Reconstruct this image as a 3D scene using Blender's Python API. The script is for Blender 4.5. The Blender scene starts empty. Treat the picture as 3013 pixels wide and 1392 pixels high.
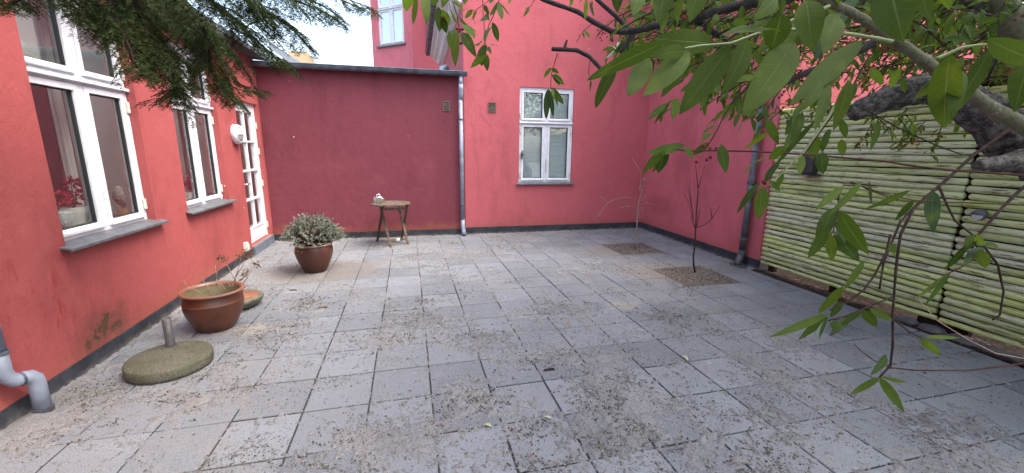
import bpy, math, random
import numpy as np
from mathutils import Vector
R=math.radians
SC=bpy.context.scene
random.seed(7); rng=np.random.default_rng(7)
# ------------------------------------------------------------------ camera
# camera solved from the vanishing points of the walls: eye 1.67 m above the paving
F=1205.5; PW,PH=3013.,1392.
PIT,ROL,YAW=R(11.835),R(.513),R(12.786); HC=1.67
def _m():
    cp,sp=math.cos(PIT),math.sin(PIT); cr,sr=math.cos(ROL),math.sin(ROL); cy,sy=math.cos(YAW),math.sin(YAW)
    return np.array([[cr,-sr,0],[sr,cr,0],[0,0,1]])@np.array([[1,0,0],[0,-sp,-cp],[0,cp,-sp]])@np.array([[cy,-sy,0],[sy,cy,0],[0,0,1]])
MC=_m(); EYE=np.array([0,0,HC])
cam_d=bpy.data.cameras.new('camera'); cam=bpy.data.objects.new('camera',cam_d); SC.collection.objects.link(cam); SC.camera=cam
cam_d.sensor_width=36; cam_d.sensor_fit='HORIZONTAL'; cam_d.lens=F/PW*36; cam_d.clip_start=.05; cam_d.clip_end=400
from mathutils import Matrix
_r=np.stack([MC[0],-MC[1],-MC[2]],axis=1)
cam.matrix_world=Matrix([[*_r[0],0],[*_r[1],0],[*_r[2],HC],[0,0,0,1]])
# ------------------------------------------------------------------ light
W=bpy.data.worlds.new('World'); SC.world=W; W.use_nodes=True
nt=W.node_tree; nt.nodes.clear()
SUN_EL,SUN_AZ=R(60),R(118)       # azimuth from +Y towards +X
sky=nt.nodes.new('ShaderNodeTexSky'); sky.sky_type='NISHITA'; sky.sun_disc=False
sky.sun_elevation=SUN_EL; sky.sun_rotation=SUN_AZ; sky.air_density=1.2; sky.dust_density=5.0; sky.ozone_density=1.0
hs=nt.nodes.new('ShaderNodeHueSaturation'); hs.inputs['Saturation'].default_value=.85; hs.inputs['Value'].default_value=2.05
bg=nt.nodes.new('ShaderNodeBackground'); bg.inputs[1].default_value=.12
wo=nt.nodes.new('ShaderNodeOutputWorld')
nt.links.new(sky.outputs[0],hs.inputs['Color']); nt.links.new(hs.outputs[0],bg.inputs[0]); nt.links.new(bg.outputs[0],wo.inputs[0])
sl=bpy.data.lights.new('sun','SUN'); sun=bpy.data.objects.new('sun',sl); SC.collection.objects.link(sun)
sl.energy=.55; sl.angle=R(40); sl.color=(1,.98,.95)
sd=Vector((math.sin(SUN_AZ)*math.cos(SUN_EL),math.cos(SUN_AZ)*math.cos(SUN_EL),math.sin(SUN_EL)))
sun.rotation_euler=sd.to_track_quat('Z','Y').to_euler(); sun.location=(6,6,9)
SC.view_settings.view_transform='Standard'; SC.view_settings.look='None'; SC.view_settings.gamma=1
SC.view_settings.exposure=1.56
SC.cycles.max_bounces=8; SC.cycles.transparent_max_bounces=12; SC.cycles.use_denoising=True
# ------------------------------------------------------------------ photo rays onto real planes
def ray(x,y): return MC.T@np.array([(x-PW/2)/F,(y-PH/2)/F,1.])
def at(x,y,d): return EYE+ray(x,y)*d
def gnd(x,y,z=0):
    r=ray(x,y); return EYE+r*((z-HC)/r[2])
AN=R(1.6); DL=np.array([-math.sin(AN),math.cos(AN),0]); NL=np.array([math.cos(AN),math.sin(AN),0]); TL=-2.4092
def LM(s,t,z): p=DL*s+NL*(TL+t); return np.array([p[0],p[1],z])        # left wall: s along, t out of wall
def onl(x,y,t=0):
    r=ray(x,y); k=(TL+t)/(r@NL); p=r*k+EYE; return p@DL,p[2]
YB=8.13; XR=4.78
def BM(s,t,z): return np.array([s,YB-t,z])
def RM(s,t,z): return np.array([XR-t,s,z])
def ID(x,y,z): return np.array([x,y,z])
# ------------------------------------------------------------------ mesh builder
class MB:
    def __init__(s): s.v=[]; s.f=[]; s.uv=None
    def add(s,vs,fs):
        o=len(s.v); s.v.extend([tuple(map(float,p)) for p in vs]); s.f.extend([tuple(o+i for i in f) for f in fs]); return s
    def box(s,a0,a1,b0,b1,c0,c1,M=ID):
        P=[M(a,b,c) for c in (c0,c1) for b in (b0,b1) for a in (a0,a1)]
        ctr=sum(P)/8; F6=[(0,1,3,2),(4,5,7,6),(0,1,5,4),(2,3,7,6),(0,2,6,4),(1,3,7,5)]; out=[]
        for f in F6:
            n=np.cross(P[f[1]]-P[f[0]],P[f[2]]-P[f[0]]); c=sum(P[i] for i in f)/4
            out.append(f if n@(c-ctr)>0 else f[::-1])
        return s.add(P,out)
    def quad(s,*P): return s.add(P,[tuple(range(len(P)))])
    def tube(s,P,rad,n=8,cap=True,flat=None,jit=0):
        P=[np.array(p,float) for p in P]; m=len(P)
        if not hasattr(rad,'__len__'): rad=[rad]*m
        T=[]
        for i in range(m):
            t=P[min(i+1,m-1)]-P[max(i-1,0)]; T.append(t/(np.linalg.norm(t)+1e-9))
        ref=np.array([0,0,1.]) if abs(T[0][2])<.9 else np.array([1.,0,0])
        if flat is not None: ref=np.array(flat,float)
        vs=[];fs=[]; u=None
        for i in range(m):
            if u is None: u=np.cross(ref,T[i])
            else: u=u-T[i]*(u@T[i])
            u=u/(np.linalg.norm(u)+1e-9); w=np.cross(T[i],u)
            for k in range(n):
                a=2*math.pi*k/n; rr=rad[i]*(1+(random.uniform(-jit,jit) if jit else 0))
                vs.append(P[i]+(u*math.cos(a)+w*math.sin(a))*rr)
        for i in range(m-1):
            for k in range(n):
                a=i*n+k;b=i*n+(k+1)%n; fs.append((a,b,b+n,a+n))
        if cap: fs.append(tuple(range(n))[::-1]); fs.append(tuple(range((m-1)*n,m*n)))
        return s.add(vs,fs)
    def lathe(s,prof,c,n=32,M=None,closed=False,jit=None):
        vs=[];fs=[];m=len(prof)
        for i,(r,z) in enumerate(prof):
            for k in range(n):
                a=2*math.pi*k/n; q=np.array([r*math.cos(a),r*math.sin(a),z])
                if jit: q[:2]*=1+random.uniform(-jit,jit); q[2]+=random.uniform(-jit,jit)*.1
                if M is not None: q=M@q
                vs.append(np.array(c)+q)
        for i in range(m-1):
            for k in range(n):
                a=i*n+k;b=i*n+(k+1)%n; fs.append((a,b,b+n,a+n))
        if not closed:
            if prof[0][0]>1e-4: fs.append(tuple(range(n))[::-1])
            if prof[-1][0]>1e-4: fs.append(tuple(range((m-1)*n,m*n)))
        return s.add(vs,fs)
    def ball(s,c,r,n=8,m=5,sc=(1,1,1)):
        prof=[(math.sin(math.pi*i/m)*r+(1e-5),-math.cos(math.pi*i/m)*r) for i in range(m+1)]
        vs=[];fs=[]
        for (q,z) in prof:
            for k in range(n): a=2*math.pi*k/n; vs.append((c[0]+q*math.cos(a)*sc[0],c[1]+q*math.sin(a)*sc[1],c[2]+z*sc[2]))
        for i in range(m):
            for k in range(n):
                a=i*n+k;b=i*n+(k+1)%n; fs.append((a,b,b+n,a+n))
        return s.add(vs,fs)
    def build(s,name,mat,parent=None,smooth=False,bevel=0,loc=None,**kw):
        if parent is not None: o0=parent.get('_o',(0,0,0))
        else: o0=loc if loc is not None else (0,0,0)
        V=np.array(s.v,float)-np.array(tuple(o0))
        me=bpy.data.meshes.new(name); me.from_pydata(V.tolist(),[],s.f)
        if s.uv is not None:
            ul=me.uv_layers.new(name='UVMap'); li=np.empty(len(me.loops),int); me.loops.foreach_get('vertex_index',li)
            ul.data.foreach_set('uv',np.array(s.uv,float)[li].ravel())
        if smooth: me.polygons.foreach_set('use_smooth',[True]*len(me.polygons))
        me.materials.append(mat); me.update()
        o=bpy.data.objects.new(name,me); SC.collection.objects.link(o)
        if parent is not None: o.parent=parent; o['_o']=tuple(o0)
        else: o.location=o0; o['_o']=tuple(o0)
        if bevel:
            b=o.modifiers.new('bevel','BEVEL'); b.width=bevel; b.segments=2; b.limit_method='ANGLE'
        if kw: tag(o,**kw)
        return o
def tag(o,label=None,cat=None,group=None,kind=None):
    for k,v in (('label',label),('category',cat),('group',group),('kind',kind)):
        if v: o[k]=v
    return o
def thing(name,label,cat,loc=(0,0,0),group=None):
    o=bpy.data.objects.new(name,None); SC.collection.objects.link(o); o.location=tuple(map(float,loc)); o['_o']=tuple(map(float,loc))
    o.empty_display_size=.1
    return tag(o,label,cat,group)
def copy_tree(o,parent=None):
    c=o.copy(); SC.collection.objects.link(c)
    if parent is not None: c.parent=parent
    for ch in list(o.children): copy_tree(ch,c)
    return c
# ------------------------------------------------------------------ materials
class NT:
    def __init__(s,name):
        s.m=bpy.data.materials.new(name); s.m.use_nodes=True; s.t=s.m.node_tree; s.b=s.t.nodes['Principled BSDF']; s.out=s.t.nodes['Material Output']
        s.pos=None
    def n(s,ty,**kw):
        q=s.t.nodes.new('ShaderNode'+ty)
        for k,v in kw.items():
            if k in q.inputs: q.inputs[k].default_value=v
            else: setattr(q,k,v)
        return q
    def l(s,a,b): s.t.links.new(a,b)
    def P(s):
        if s.pos is None: s.pos=s.n('NewGeometry').outputs['Position']
        return s.pos
    def noise(s,scale,detail=3,rough=.55,vec=None,stretch=None):
        q=s.n('TexNoise'); q.inputs['Scale'].default_value=scale; q.inputs['Detail'].default_value=detail; q.inputs['Roughness'].default_value=rough
        v=vec or s.P()
        if stretch:
            mp=s.n('Mapping'); mp.inputs['Scale'].default_value=stretch; s.l(v,mp.inputs[0]); v=mp.outputs[0]
        s.l(v,q.inputs['Vector']); return q.outputs[0]
    def ramp(s,x,a,b,lo=0,hi=1):
        q=s.n('MapRange',clamp=True); q.inputs[1].default_value=a; q.inputs[2].default_value=b; q.inputs[3].default_value=lo; q.inputs[4].default_value=hi
        q.interpolation_type='SMOOTHSTEP'; s.l(x,q.inputs[0]); return q.outputs[0]
    def mix(s,f,a,b,mode='MIX'):
        q=s.n('Mix',data_type='RGBA',blend_type=mode)
        for i,x in ((6,a),(7,b)):
            if isinstance(x,tuple): q.inputs[i].default_value=(*x[:3],1)
            else: s.l(x,q.inputs[i])
        if isinstance(f,(int,float)): q.inputs[0].default_value=f
        else: s.l(f,q.inputs[0])
        return q.outputs[2]
    def math(s,op,a,b=0.):
        q=s.n('Math',operation=op)
        for i,x in ((0,a),(1,b)):
            if isinstance(x,(int,float)): q.inputs[i].default_value=x
            else: s.l(x,q.inputs[i])
        return q.outputs[0]
    def xyz(s,v=None):
        q=s.n('SeparateXYZ'); s.l(v or s.P(),q.inputs[0]); return q.outputs
    def col(s,c):
        if isinstance(c,tuple): s.b.inputs['Base Color'].default_value=(*c[:3],1)
        else: s.l(c,s.b.inputs['Base Color'])
    def set(s,**kw):
        for k,v in kw.items():
            k={'rough':'Roughness','metal':'Metallic','spec':'Specular IOR Level','coat':'Coat Weight'}.get(k,k)
            if isinstance(v,(int,float,tuple)): s.b.inputs[k].default_value=v
            else: s.l(v,s.b.inputs[k])
    def bump(s,h,dist=.002,st=1.):
        q=s.n('Bump'); q.inputs['Strength'].default_value=st; q.inputs['Distance'].default_value=dist; s.l(h,q.inputs['Height']); s.l(q.outputs[0],s.b.inputs['Normal']); return q
def simple(name,a,b=None,rough=.5,scale=20,metal=0,bd=0,bs=80,spec=.5,stretch=None,lo=.35,hi=.65):
    t=NT(name)
    if b: t.col(t.mix(t.ramp(t.noise(scale,4,stretch=stretch),lo,hi),a,b))
    else: t.col(a)
    t.set(rough=rough,metal=metal,spec=spec)
    if bd: t.bump(t.noise(bs,4,stretch=stretch),bd)
    return t.m
def stucco(name,c1,c2,c3,stain=None):
    t=NT(name)
    c=t.mix(t.ramp(t.noise(.55,5),.35,.68),c1,c2)
    c=t.mix(t.ramp(t.noise(2.3,6,.65,stretch=(1,1,.6)),.48,.75,0,.55),c,c3)
    hi=tuple(min(1,v*1.45+.02) for v in c1); lo_=tuple(v*.6 for v in c2)
    c=t.mix(t.ramp(t.noise(150,2),.3,.75,0,.35),c,hi)
    c=t.mix(t.ramp(t.noise(1.1,7,.72,stretch=(1,1,.35)),.48,.68,0,.5),c,lo_)
    c=t.mix(t.ramp(t.noise(.8,5,.6),.55,.75,0,.35),c,hi)
    c=t.mix(t.ramp(t.noise(11,3,.7),.71,.77,0,.4),c,tuple(min(1,v*1.7+.05) for v in c1))
    # paint chips
    vo=t.n('TexVoronoi'); vo.inputs['Scale'].default_value=2.1; t.l(t.P(),vo.inputs['Vector'])
    c=t.mix(t.ramp(vo.outputs['Distance'],.018,.03,.75,0),c,(.8,.68,.62))
    z=t.xyz()[2]; x,y=t.xyz()[0],t.xyz()[1]
    low=t.ramp(t.math('ADD',z,t.math('MULTIPLY',t.noise(2.2,5,.7),.55)),.38,.62,1,0)
    c=t.mix(t.math('MULTIPLY',low,.45),c,(.30,.10,.055))
    if stain=='left':     # mossy blistered patch and rain drips low on the wall
        dy=t.math('SUBTRACT',y,3.72); dz=t.math('SUBTRACT',z,.24)
        d=t.math('SQRT',t.math('ADD',t.math('MULTIPLY',t.math('MULTIPLY',dy,dy),2.2),t.math('MULTIPLY',t.math('MULTIPLY',dz,dz),9.)))
        d=t.math('ADD',d,t.math('MULTIPLY',t.noise(7,6,.7),1.3))
        c=t.mix(t.ramp(d,.90,1.35,.85,0),c,(.20,.06,.05))
        d2=t.math('ADD',d,t.math('MULTIPLY',t.noise(26,4,.7),.9))
        c=t.mix(t.ramp(d2,1.20,1.36,.9,0),c,(.07,.05,.025))
        dr=t.ramp(t.noise(15,5,.7,stretch=(1,1,.22)),.55,.63)
        zone=t.math('MULTIPLY',t.ramp(z,.25,.5,0,1),t.ramp(z,.75,1.1,1,0)); zone=t.math('MULTIPLY',zone,t.ramp(y,3.3,3.9,1,0))
        c=t.mix(t.math('MULTIPLY',t.math('MULTIPLY',dr,zone),.65),c,(.27,.03,.028))
    if stain=='right':
        dy=t.math('SUBTRACT',y,7.45); dz=t.math('SUBTRACT',z,.62)
        d=t.math('SQRT',t.math('ADD',t.math('MULTIPLY',dy,dy),t.math('MULTIPLY',t.math('MULTIPLY',dz,dz),5.)))
        d=t.math('ADD',d,t.math('MULTIPLY',t.noise(5,5,.6),.5))
        c=t.mix(t.ramp(d,.50,.85,.5,0),c,(.33,.07,.065))
    t.col(c); t.set(rough=.82,spec=.25)
    h=t.math('ADD',t.math('MULTIPLY',t.noise(7,5,.6),1.2),t.math('MULTIPLY',t.noise(120,3,.6),.25))
    t.bump(h,.012,.75)
    return t.m
M={}
M['stL']=stucco('render_left',(.36,.083,.083),(.31,.068,.068),(.26,.053,.053),'left')
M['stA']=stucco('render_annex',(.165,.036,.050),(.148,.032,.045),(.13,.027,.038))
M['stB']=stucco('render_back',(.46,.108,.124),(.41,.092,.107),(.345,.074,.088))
M['stR']=stucco('render_right',(.48,.115,.138),(.43,.10,.12),(.37,.082,.10),'right')
M['stF']=stucco('render_far',(.58,.16,.19),(.53,.15,.18),(.49,.13,.16))
def plinth():
    t=NT('plinth_paint'); z=t.xyz()[2]
    c=t.mix(t.ramp(t.noise(5,5,.7),.4,.7),(.028,.031,.040),(.055,.06,.072))
    c=t.mix(t.ramp(t.noise(45,5,.75),.60,.72,0,.6),c,(.22,.22,.21))
    dirt=t.ramp(t.math('ADD',z,t.math('MULTIPLY',t.noise(9,5,.7),.16)),.07,.14,.75,0)
    c=t.mix(dirt,c,(.17,.15,.125))
    t.col(c); t.set(rough=.7,spec=.2); t.bump(t.noise(60,5,.7),.004); return t.m
M['plinth']=plinth()
M['white']=simple('white_paint',(.74,.76,.80),(.66,.68,.72),.38,9,bd=.0006,bs=60)
M['whiteplastic']=simple('white_plastic',(.72,.74,.78),(.62,.64,.66),.35,30)
M['cream']=simple('cream_plastic',(.62,.62,.56),(.52,.52,.47),.4,40)
M['slate']=simple('slate',(.085,.095,.105),(.13,.14,.155),.45,14,bd=.001,bs=90)
M['rubber']=simple('gasket',(.02,.02,.024),rough=.5)
M['zinc']=simple('zinc',(.30,.345,.43),(.20,.23,.29),.5,7,metal=.15,bd=.0008,bs=25)
M['zincdark']=simple('zinc_dark',(.11,.135,.175),(.06,.07,.09),.45,8,metal=.15,bd=.0008,bs=25)
M['iron']=simple('cast_iron',(.045,.048,.055),(.09,.095,.105),.5,12,bd=.001,bs=60)
M['galv']=simple('galvanised',(.06,.06,.062),(.10,.10,.10),.55,30,metal=.2)
M['steel']=simple('steel',(.75,.75,.77),rough=.16,metal=1)
M['black']=simple('black_plastic',(.018,.02,.022),(.035,.037,.04),.45,20)
M['bronze']=simple('vent_metal',(.10,.065,.05),(.16,.12,.10),.5,40,metal=.3)
M['voidm']=simple('duct_inside',(.01,.01,.01))
M['stone']=simple('rough_stone',(.16,.15,.11),(.075,.08,.05),.9,16,bd=.012,bs=40)
M['rust']=simple('dish_inside',(.16,.075,.045),(.30,.13,.06),.75,12,bd=.003,bs=60)
M['brickfar']=simple('far_brick',(.50,.40,.24),(.42,.32,.18),.8,30)
M['rooffar']=simple('far_roof',(.30,.33,.36),(.38,.40,.42),.6,3)
M['tile']=simple('roof_tile',(.16,.07,.05),(.22,.10,.07),.8,20,bd=.01,bs=12)
M['roofing']=simple('roofing_felt',(.06,.065,.07),(.09,.095,.1),.8,10)
M['roomwall']=simple('room_wall',(.55,.53,.49),(.50,.48,.45),.9,3)
M['roomred']=simple('room_curtain',(.075,.016,.020),(.055,.012,.016),.9,3)
M['jamb']=simple('jamb_wood',(.26,.20,.13),(.17,.13,.085),.5,6,stretch=(8,8,1))
M['drape']=simple('drape_cloth',(.78,.77,.74),(.7,.69,.66),.95,6)
M['blind']=simple('blind_slat',(.80,.88,.93),rough=.45)
M['soil']=simple('soil',(.17,.135,.105),(.06,.047,.037),.95,24,bd=.02,bs=45)
M['potsoil']=simple('pot_soil',(.05,.04,.03),(.09,.07,.05),.95,40,bd=.01,bs=60)
M['ground']=simple('ground',(.10,.085,.065),(.06,.055,.045),.95,2,bd=.02,bs=30)
M['cobble']=simple('cobble',(.07,.07,.075),(.12,.115,.11),.7,9,bd=.006,bs=40)
M['wax']=simple('paper_label',(.85,.85,.83),rough=.5)
M['red']=simple('red_petal',(.42,.012,.035),(.30,.008,.02),.5,30)
M['berry']=simple('berry',(.20,.012,.016),(.12,.009,.012),.5,60,spec=.2)
M['plantpot']=simple('white_pot',(.72,.72,.69),rough=.35)
M['twig']=simple('twig_bark',(.020,.013,.011),(.042,.029,.023),.85,40,bd=.0015,bs=160,spec=.12)
M['twigred']=simple('young_twig',(.035,.014,.013),(.06,.028,.022),.8,40,spec=.15)
M['twigdry']=simple('dry_twig',(.34,.23,.16),(.24,.15,.11),.8,40)
M['deadleaf']=simple('dead_leaf',(.17,.10,.06),(.075,.042,.028),.85,60)
M['feather']=simple('bird_paint',(.10,.085,.07),(.32,.29,.25),.8,60)
M['woodblock']=simple('wood_block',(.36,.20,.09),(.28,.15,.07),.6,10)
def paver():
    t=NT('paver_concrete'); g=t.n('NewGeometry'); rnd=g.outputs['Random Per Island']
    c=t.mix(rnd,(.112,.130,.152),(.205,.228,.258))
    c=t.mix(t.ramp(t.noise(2.2,5,.65),.38,.68,0,.6),c,(.148,.162,.182))
    c=t.mix(t.ramp(t.noise(230,3,.75),.48,.62,0,.55),c,(.34,.335,.325))
    c=t.mix(t.ramp(t.noise(110,4,.8),.54,.62,0,.7),c,(.045,.043,.04))
    c=t.mix(t.ramp(t.noise(45,6,.85),.54,.64,0,.5),c,(.26,.255,.245))
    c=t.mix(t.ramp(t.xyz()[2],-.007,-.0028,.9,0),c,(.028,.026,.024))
    c=t.mix(t.ramp(t.noise(1.1,6,.75),.50,.66,0,.5),c,(.23,.225,.215))       # dried sand film
    c=t.mix(t.ramp(t.noise(30,6,.8),.55,.66,0,.5),c,(.20,.185,.165))
    X_,Y_=t.xyz()[0],t.xyz()[1]
    for (cx,cy,rx,ry,cc_,am) in ((-1.35,5.95,.85,.62,(.165,.15,.13),.75),(-1.55,4.05,.28,.14,(.29,.26,.20),.6),(3.35,5.0,.7,.55,(.21,.18,.15),.6),(3.3,6.3,.7,.45,(.21,.18,.15),.6),(2.15,3.9,.2,.16,(.29,.27,.22),.5)):
        a_=t.math('DIVIDE',t.math('SUBTRACT',X_,cx),rx); b_=t.math('DIVIDE',t.math('SUBTRACT',Y_,cy),ry)
        dd_=t.math('ADD',t.math('SQRT',t.math('ADD',t.math('MULTIPLY',a_,a_),t.math('MULTIPLY',b_,b_))),t.math('MULTIPLY',t.noise(7,5,.75),1.1))
        c=t.mix(t.ramp(dd_,1.15,1.75,am,0),c,cc_)
    t.col(c); t.set(rough=t.ramp(t.noise(3,4),.3,.7,.62,.9),spec=.22)
    t.bump(t.math('ADD',t.math('MULTIPLY',t.noise(14,5,.6),.6),t.math('MULTIPLY',t.noise(220,3,.7),.35)),.006,.8); return t.m
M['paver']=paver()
def sandm(name,a,b,c3):
    t=NT(name); c=t.mix(t.ramp(t.noise(1.6,5,.6),.35,.65),a,b)
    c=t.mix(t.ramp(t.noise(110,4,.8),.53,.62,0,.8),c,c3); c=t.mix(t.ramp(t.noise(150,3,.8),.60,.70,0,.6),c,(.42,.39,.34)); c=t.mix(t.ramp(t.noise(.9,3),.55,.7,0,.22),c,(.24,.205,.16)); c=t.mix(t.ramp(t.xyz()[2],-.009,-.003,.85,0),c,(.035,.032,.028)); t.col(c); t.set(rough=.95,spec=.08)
    t.bump(t.noise(170,4,.75),.006); return t.m
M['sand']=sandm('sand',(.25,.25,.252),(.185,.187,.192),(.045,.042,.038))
def clod():
    t=NT('sand_clod'); rnd=t.n('NewGeometry').outputs['Random Per Island']
    t.col(t.mix(rnd,(.040,.036,.032),(.27,.255,.23))); t.set(rough=.95,spec=.15); return t.m
M['clod']=clod()
def glaze(name,a,b,cc):
    t=NT(name); c=t.mix(t.ramp(t.noise(3,5,.6),.35,.7),a,b); c=t.mix(t.ramp(t.noise(26,6,.7),.55,.75,0,.5),c,cc)
    t.col(c); t.set(rough=t.ramp(t.noise(8,4),.3,.7,.30,.5),spec=.5); t.bump(t.noise(14,4),.004,.6); return t.m
M['glaze1']=glaze('brown_glaze',(.115,.036,.019),(.055,.022,.015),(.035,.017,.013))
M['glaze2']=glaze('red_brown_glaze',(.085,.028,.018),(.055,.020,.014),(.03,.015,.012))
M['rimclay']=glaze('rim_clay',(.23,.10,.06),(.17,.075,.045),(.32,.18,.11))
M['rimclay2']=glaze('rim_clay_pale',(.32,.20,.15),(.26,.15,.11),(.4,.28,.2))
def mossy():
    t=NT('mossy_concrete'); c=t.mix(t.ramp(t.noise(4,5,.6),.4,.62),(.125,.12,.092),(.092,.094,.06))
    c=t.mix(t.ramp(t.noise(75,4,.8),.5,.6,0,.75),c,(.05,.047,.03)); c=t.mix(t.ramp(t.noise(95,3,.8),.58,.66,0,.6),c,(.30,.285,.23))
    t.col(c); t.set(rough=.95,spec=.2); t.bump(t.noise(110,4,.7),.006); return t.m
M['mossy']=mossy()
def logm():
    t=NT('algae_wood'); rnd=t.n('NewGeometry').outputs['Random Per Island']
    c=t.mix(rnd,(.33,.39,.12),(.56,.58,.38))
    r2=t.math('FRACT',t.math('MULTIPLY',rnd,7.31))
    c=t.mix(t.ramp(r2,.3,1.,0,.6),c,(.56,.66,.18))
    n1=t.noise(3.0,5,.7,stretch=(5,1,9)); c=t.mix(t.ramp(n1,.45,.65,0,.55),c,(.58,.60,.50))
    c=t.mix(t.ramp(t.noise(5.,6,.75,stretch=(6,1,12)),.53,.62,0,.9),c,(.085,.055,.035))
    c=t.mix(t.ramp(t.noise(28,4,.7,stretch=(2,1,3)),.66,.72,0,.9),c,(.03,.022,.015))
    t.col(c); t.set(rough=.8,spec=.3); t.bump(t.noise(22,5,.7,stretch=(4,.6,8)),.008); return t.m
M['log']=logm()
M['fencedark']=simple('fence_backing',(.014,.011,.008),(.028,.02,.013),.95,6,spec=.05)
def oldwood():
    t=NT('weathered_wood'); c=t.mix(t.ramp(t.noise(20,4,.6),.4,.62),(.085,.058,.038),(.15,.125,.09))
    c=t.mix(t.ramp(t.noise(16,5,.75),.52,.62,0,.6),c,(.25,.235,.20)); t.col(c); t.set(rough=.8); t.bump(t.noise(90,4),.002); return t.m
M['wood']=oldwood()
M['wooddark']=simple('dark_old_wood',(.045,.026,.018),(.075,.05,.035),.8,25,bd=.002,bs=90)
def barkm(name,a,b,c3,s=1.):
    t=NT(name); c=t.mix(t.ramp(t.noise(9*s,6,.75),.42,.6),a,b); c=t.mix(t.ramp(t.noise(22*s,6,.75),.56,.68,0,.85),c,c3)
    t.col(c); t.set(rough=.85,spec=.3); t.bump(t.math('ADD',t.noise(12*s,6,.75),t.math('MULTIPLY',t.noise(60*s,4,.7),.4)),.03/s); return t.m
M['bark']=barkm('trunk_bark',(.028,.024,.022),(.13,.12,.112),(.010,.008,.008),2.6)
M['barkpale']=barkm('lichen_bark',(.13,.125,.085),(.085,.095,.045),(.24,.235,.19),4)
M['barkblack']=barkm('wet_black_bark',(.020,.018,.019),(.04,.035,.035),(.075,.068,.066),3)
M['stem']=simple('green_stem',(.14,.19,.06),(.11,.13,.05),.5,30)
def leafm(name,a,b,rib,trans=.35):
    t=NT(name); rnd=t.n('NewGeometry').outputs['Random Per Island']
    c=t.mix(rnd,a,b)
    u=t.xyz(t.n('UVMap').outputs[0]); v=t.math('ABSOLUTE',u[1])
    mid=t.ramp(v,.03,.07,1,0)
    sv=t.math('SINE',t.math('MULTIPLY',t.math('SUBTRACT',u[0],t.math('MULTIPLY',v,.16)),62.))
    vein=t.math('MULTIPLY',t.ramp(sv,.86,1.),.35)
    c=t.mix(t.math('MAXIMUM',t.math('MULTIPLY',mid,.7),t.math('MULTIPLY',vein,.5)),c,rib)
    c=t.mix(t.ramp(t.noise(60,3,.7),.72,.76,0,.85),c,(.05,.035,.015))
    c=t.mix(t.ramp(t.noise(18,4,.6),.5,.8,0,.4),c,(.16,.20,.03))
    t.col(c); t.set(rough=.55,spec=.12)
    t.bump(t.math('ADD',t.math('MULTIPLY',mid,-.8),t.math('MULTIPLY',vein,-.8)),.0012,.8)
    tr=t.n('BsdfTranslucent'); hsn=t.n('HueSaturation'); hsn.inputs['Value'].default_value=1.7; hsn.inputs['Saturation'].default_value=1.1
    t.l(c,hsn.inputs['Color']); t.l(hsn.outputs[0],tr.inputs[0])
    mx=t.n('MixShader'); mx.inputs[0].default_value=trans; t.l(t.b.outputs[0],mx.inputs[1]); t.l(tr.outputs[0],mx.inputs[2]); t.l(mx.outputs[0],t.out.inputs[0])
    return t.m
M['leafnear']=leafm('leaf_underside',(.036,.066,.010),(.060,.095,.016),(.11,.15,.05))
M['leaf']=leafm('leaf_green',(.028,.058,.010),(.085,.130,.020),(.11,.15,.05),.42)
M['leafpale']=leafm('leaf_pale',(.16,.23,.17),(.22,.29,.22),(.3,.35,.28),.2)
M['leafdark']=leafm('leaf_gloss_dark',(.025,.05,.018),(.04,.075,.025),(.10,.14,.06),.2)
M['leaffallen']=leafm('leaf_fallen',(.34,.36,.25),(.42,.42,.32),(.7,.7,.55),.2)
def needle():
    t=NT('needles'); rnd=t.n('NewGeometry').outputs['Random Per Island']
    c=t.mix(rnd,(.016,.036,.010),(.055,.095,.020)); c=t.mix(t.ramp(t.noise(2.5,3),.55,.72,0,.55),c,(.13,.17,.03)); t.col(c); t.set(rough=.5,spec=.18)
    tr=t.n('BsdfTranslucent'); t.l(c,tr.inputs[0]); mx=t.n('MixShader'); mx.inputs[0].default_value=.3
    t.l(t.b.outputs[0],mx.inputs[1]); t.l(tr.outputs[0],mx.inputs[2]); t.l(mx.outputs[0],t.out.inputs[0]); return t.m
M['needle']=needle()
def lavm():
    t=NT('lavender_leaf'); rnd=t.n('NewGeometry').outputs['Random Per Island']
    t.col(t.mix(rnd,(.10,.12,.085),(.30,.31,.25))); t.set(rough=.85,spec=.2); return t.m
M['lav']=lavm()
def glass(name,tint,refl):
    t=NT(name); tr=t.n('BsdfTransparent'); tr.inputs[0].default_value=(*tint,1); gl=t.n('BsdfGlossy'); gl.inputs['Roughness'].default_value=.0; gl.inputs[0].default_value=(.95,.97,1,1)
    fr=t.n('LayerWeight'); k=t.math('ADD',t.math('MULTIPLY',t.math('POWER',fr.outputs['Facing'],4.),.75),refl)
    mx=t.n('MixShader'); t.l(k,mx.inputs[0]); t.l(tr.outputs[0],mx.inputs[1]); t.l(gl.outputs[0],mx.inputs[2]); t.l(mx.outputs[0],t.out.inputs[0]); return t.m
M['glass']=glass('window_glass',(.93,.95,.94),.15)
M['glassfar']=glass('far_window_glass',(.5,.55,.6),.45)
t=NT('lamp_glass'); t.col((.36,.38,.37)); t.set(rough=.08,spec=.8); M['lampglass']=t.m
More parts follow.
